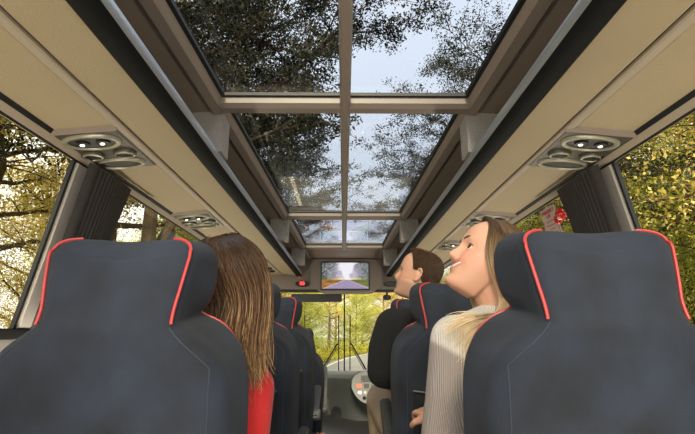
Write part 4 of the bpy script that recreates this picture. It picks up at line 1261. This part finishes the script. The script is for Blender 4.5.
LR='golden green forest tree outside, beyond the windows with the red hammer'
# left bank, close rows
for row,(xb,dx) in enumerate(((-6.4,1.4),(-11.,2.))):
    y=-3.0+row
    while y<62:
        k=rd.choice(['gold','gold2','tall']) if row else rd.choice(['gold2','tall','gold','tall'])
        tree(k, xb+rd.uniform(-dx,dx)*.7+ (road_cx(y)-1.7)*.9, y, rd.uniform(.75,1.1), rd.uniform(0,6.28), LL, GL)
        y+=rd.uniform(3.0,5.0)*(1+.35*row)*(1 if y<25 else 1.8)
for row,(xb,dx) in enumerate(((8.9,.7),(12.5,1.6),(17,2.5))):
    y=-3.0+row
    while y<60:
        k=rd.choice(['gold','gold2','gold2'])
        tree(k, xb+rd.uniform(-dx,dx)*.7+(road_cx(y)-1.7)*1.0, y, rd.uniform(.8,1.15), rd.uniform(0,6.28), LR, GR)
        y+=rd.uniform(2.6,4.0)*(1+.35*row)*(1 if y<25 else 1.8)
# trees closing the bend
for k in range(12):
    tree(rd.choice(['gold2','gold']), -14+k*3.2+rd.uniform(-1,1), 62+k*1.0+rd.uniform(-3,3), rd.uniform(1.,1.3), rd.uniform(0,6.28),
         'bright green tree closing the bend of the road seen through the windscreen', 'trees at the bend')
# tall dark trees whose crowns stand over the roof glass
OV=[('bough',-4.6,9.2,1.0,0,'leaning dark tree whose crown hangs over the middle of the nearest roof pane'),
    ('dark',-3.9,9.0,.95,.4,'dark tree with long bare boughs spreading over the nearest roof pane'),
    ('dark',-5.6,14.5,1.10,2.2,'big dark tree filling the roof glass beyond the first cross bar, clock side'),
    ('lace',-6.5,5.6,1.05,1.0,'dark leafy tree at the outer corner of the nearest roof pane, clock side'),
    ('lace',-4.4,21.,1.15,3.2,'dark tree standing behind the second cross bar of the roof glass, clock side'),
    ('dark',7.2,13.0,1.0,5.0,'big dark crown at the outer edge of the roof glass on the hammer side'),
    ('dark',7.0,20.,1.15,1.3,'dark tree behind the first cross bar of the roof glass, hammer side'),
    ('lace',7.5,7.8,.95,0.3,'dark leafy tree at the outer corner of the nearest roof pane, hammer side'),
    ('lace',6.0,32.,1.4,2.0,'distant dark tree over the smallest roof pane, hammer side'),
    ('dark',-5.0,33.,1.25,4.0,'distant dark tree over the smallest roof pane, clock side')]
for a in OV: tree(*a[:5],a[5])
# undergrowth
def bank(name, side, n, label):
    P=[]
    y=rng.uniform(-6,60,n)**1; y=-6+(66)*rng.uniform(0,1,n)**1.6
    cx=np.array([road_cx(v) for v in y])
    if side<0: x=cx-3.9-np.abs(rng.normal(0,1,n))*3.0
    else: x=cx+4.2+np.abs(rng.normal(0,1,n))*2.8
    d=np.abs(x-cx)-3.9
    hmax=.25+np.clip(d,0,4)*.42*(.6+.6*np.array([mnoise.noise(Vector((a*.7,b*.7,side*3.))) for a,b in zip(x,y)]))
    z=GZ+np.abs(rng.uniform(0,1,n))**.7*hmax
    o=leaf_mesh(name,np.stack([x,y,z],1),.17,rng,M['fern'],aspect=.4)
    tag(o,label,'undergrowth',kind='stuff')
bank('undergrowth',-1,42000,'yellow green ferns and low bushes along the verge by the white road edge line')
bank('undergrowth',1,42000,'yellow green ferns and low bushes across the road below the hammer window')

# ================================================================== LIGHT
w=bpy.data.worlds.new('overcast'); bpy.context.scene.world=w; w.use_nodes=True
nt=w.node_tree; nt.nodes.clear()
out=nt.nodes.new('ShaderNodeOutputWorld'); bg=nt.nodes.new('ShaderNodeBackground')
tc=nt.nodes.new('ShaderNodeTexCoord'); nz=nt.nodes.new('ShaderNodeTexNoise'); nz.inputs['Scale'].default_value=2.2; nz.inputs['Detail'].default_value=4
cr=nt.nodes.new('ShaderNodeValToRGB'); cr.color_ramp.elements[0].position=.3; cr.color_ramp.elements[0].color=(.90,.94,1.0,1)
cr.color_ramp.elements[1].position=.62; cr.color_ramp.elements[1].color=(1.0,1.0,1.0,1)
nt.links.new(tc.outputs['Generated'],nz.inputs['Vector']); nt.links.new(nz.outputs['Fac'],cr.inputs[0]); nt.links.new(cr.outputs[0],bg.inputs[0])
bg.inputs[1].default_value=SKY; nt.links.new(bg.outputs[0],out.inputs[0])
sl=bpy.data.lights.new('sun','SUN'); sl.energy=SUN; sl.angle=R(12); sl.color=(1,.82,.52)
so=bpy.data.objects.new('sun',sl); C.objects.link(so); so.rotation_euler=(R(58),0,R(-3))
# added fill lights without fittings: overhead at the rear, along both side walls, behind
for s in (-1,1):
    al=bpy.data.lights.new('added_overhead_fill','AREA'); al.shape='RECTANGLE'; al.size=.25; al.size_y=1.2; al.energy=CAB; al.color=(1,.90,.76)  # unseen overhead fill, added to brighten the cabin
    ao=bpy.data.objects.new('added_overhead_fill',al); C.objects.link(ao); ao.location=(s*.35,-.75,1.93)
    al=bpy.data.lights.new('added_sidewall_fill','AREA'); al.shape='RECTANGLE'; al.size=.07; al.size_y=7.2; al.energy=STRIP; al.color=(1,.91,.74)  # upward fill added for the rack undersides, no real strip here
    ao=bpy.data.objects.new('added_sidewall_fill',al); C.objects.link(ao); ao.location=(s*1.17,2.4,.93); ao.rotation_euler=(0,s*R(180-18)*1,0)
al=bpy.data.lights.new('added_rear_fill','AREA'); al.shape='RECTANGLE'; al.size=2.2; al.size_y=1.1; al.energy=REAR; al.color=(1,.96,.9)  # added area light standing in for daylight from behind
ao=bpy.data.objects.new('added_rear_fill',al); C.objects.link(ao); ao.location=(0,-1.28,1.15); ao.rotation_euler=(R(90+8),0,0)

# ================================================================== CAMERA
cd=bpy.data.cameras.new('camera'); cam=bpy.data.objects.new('camera',cd); C.objects.link(cam)
cd.sensor_width=36; cd.lens=463*36/695; cd.clip_start=.02; cd.clip_end=500
cam.location=(-.004,0,CZ); cam.rotation_euler=(R(104.0),0,R(-.45))
sc=bpy.context.scene; sc.camera=cam
sc.view_settings.view_transform='Standard'; sc.view_settings.look='None'; sc.view_settings.gamma=1; sc.view_settings.use_curve_mapping=False
sc.view_settings.exposure=EXPO
sc.cycles.max_bounces=10; sc.cycles.transparent_max_bounces=24; sc.cycles.diffuse_bounces=6
sc.cycles.sample_clamp_indirect=6
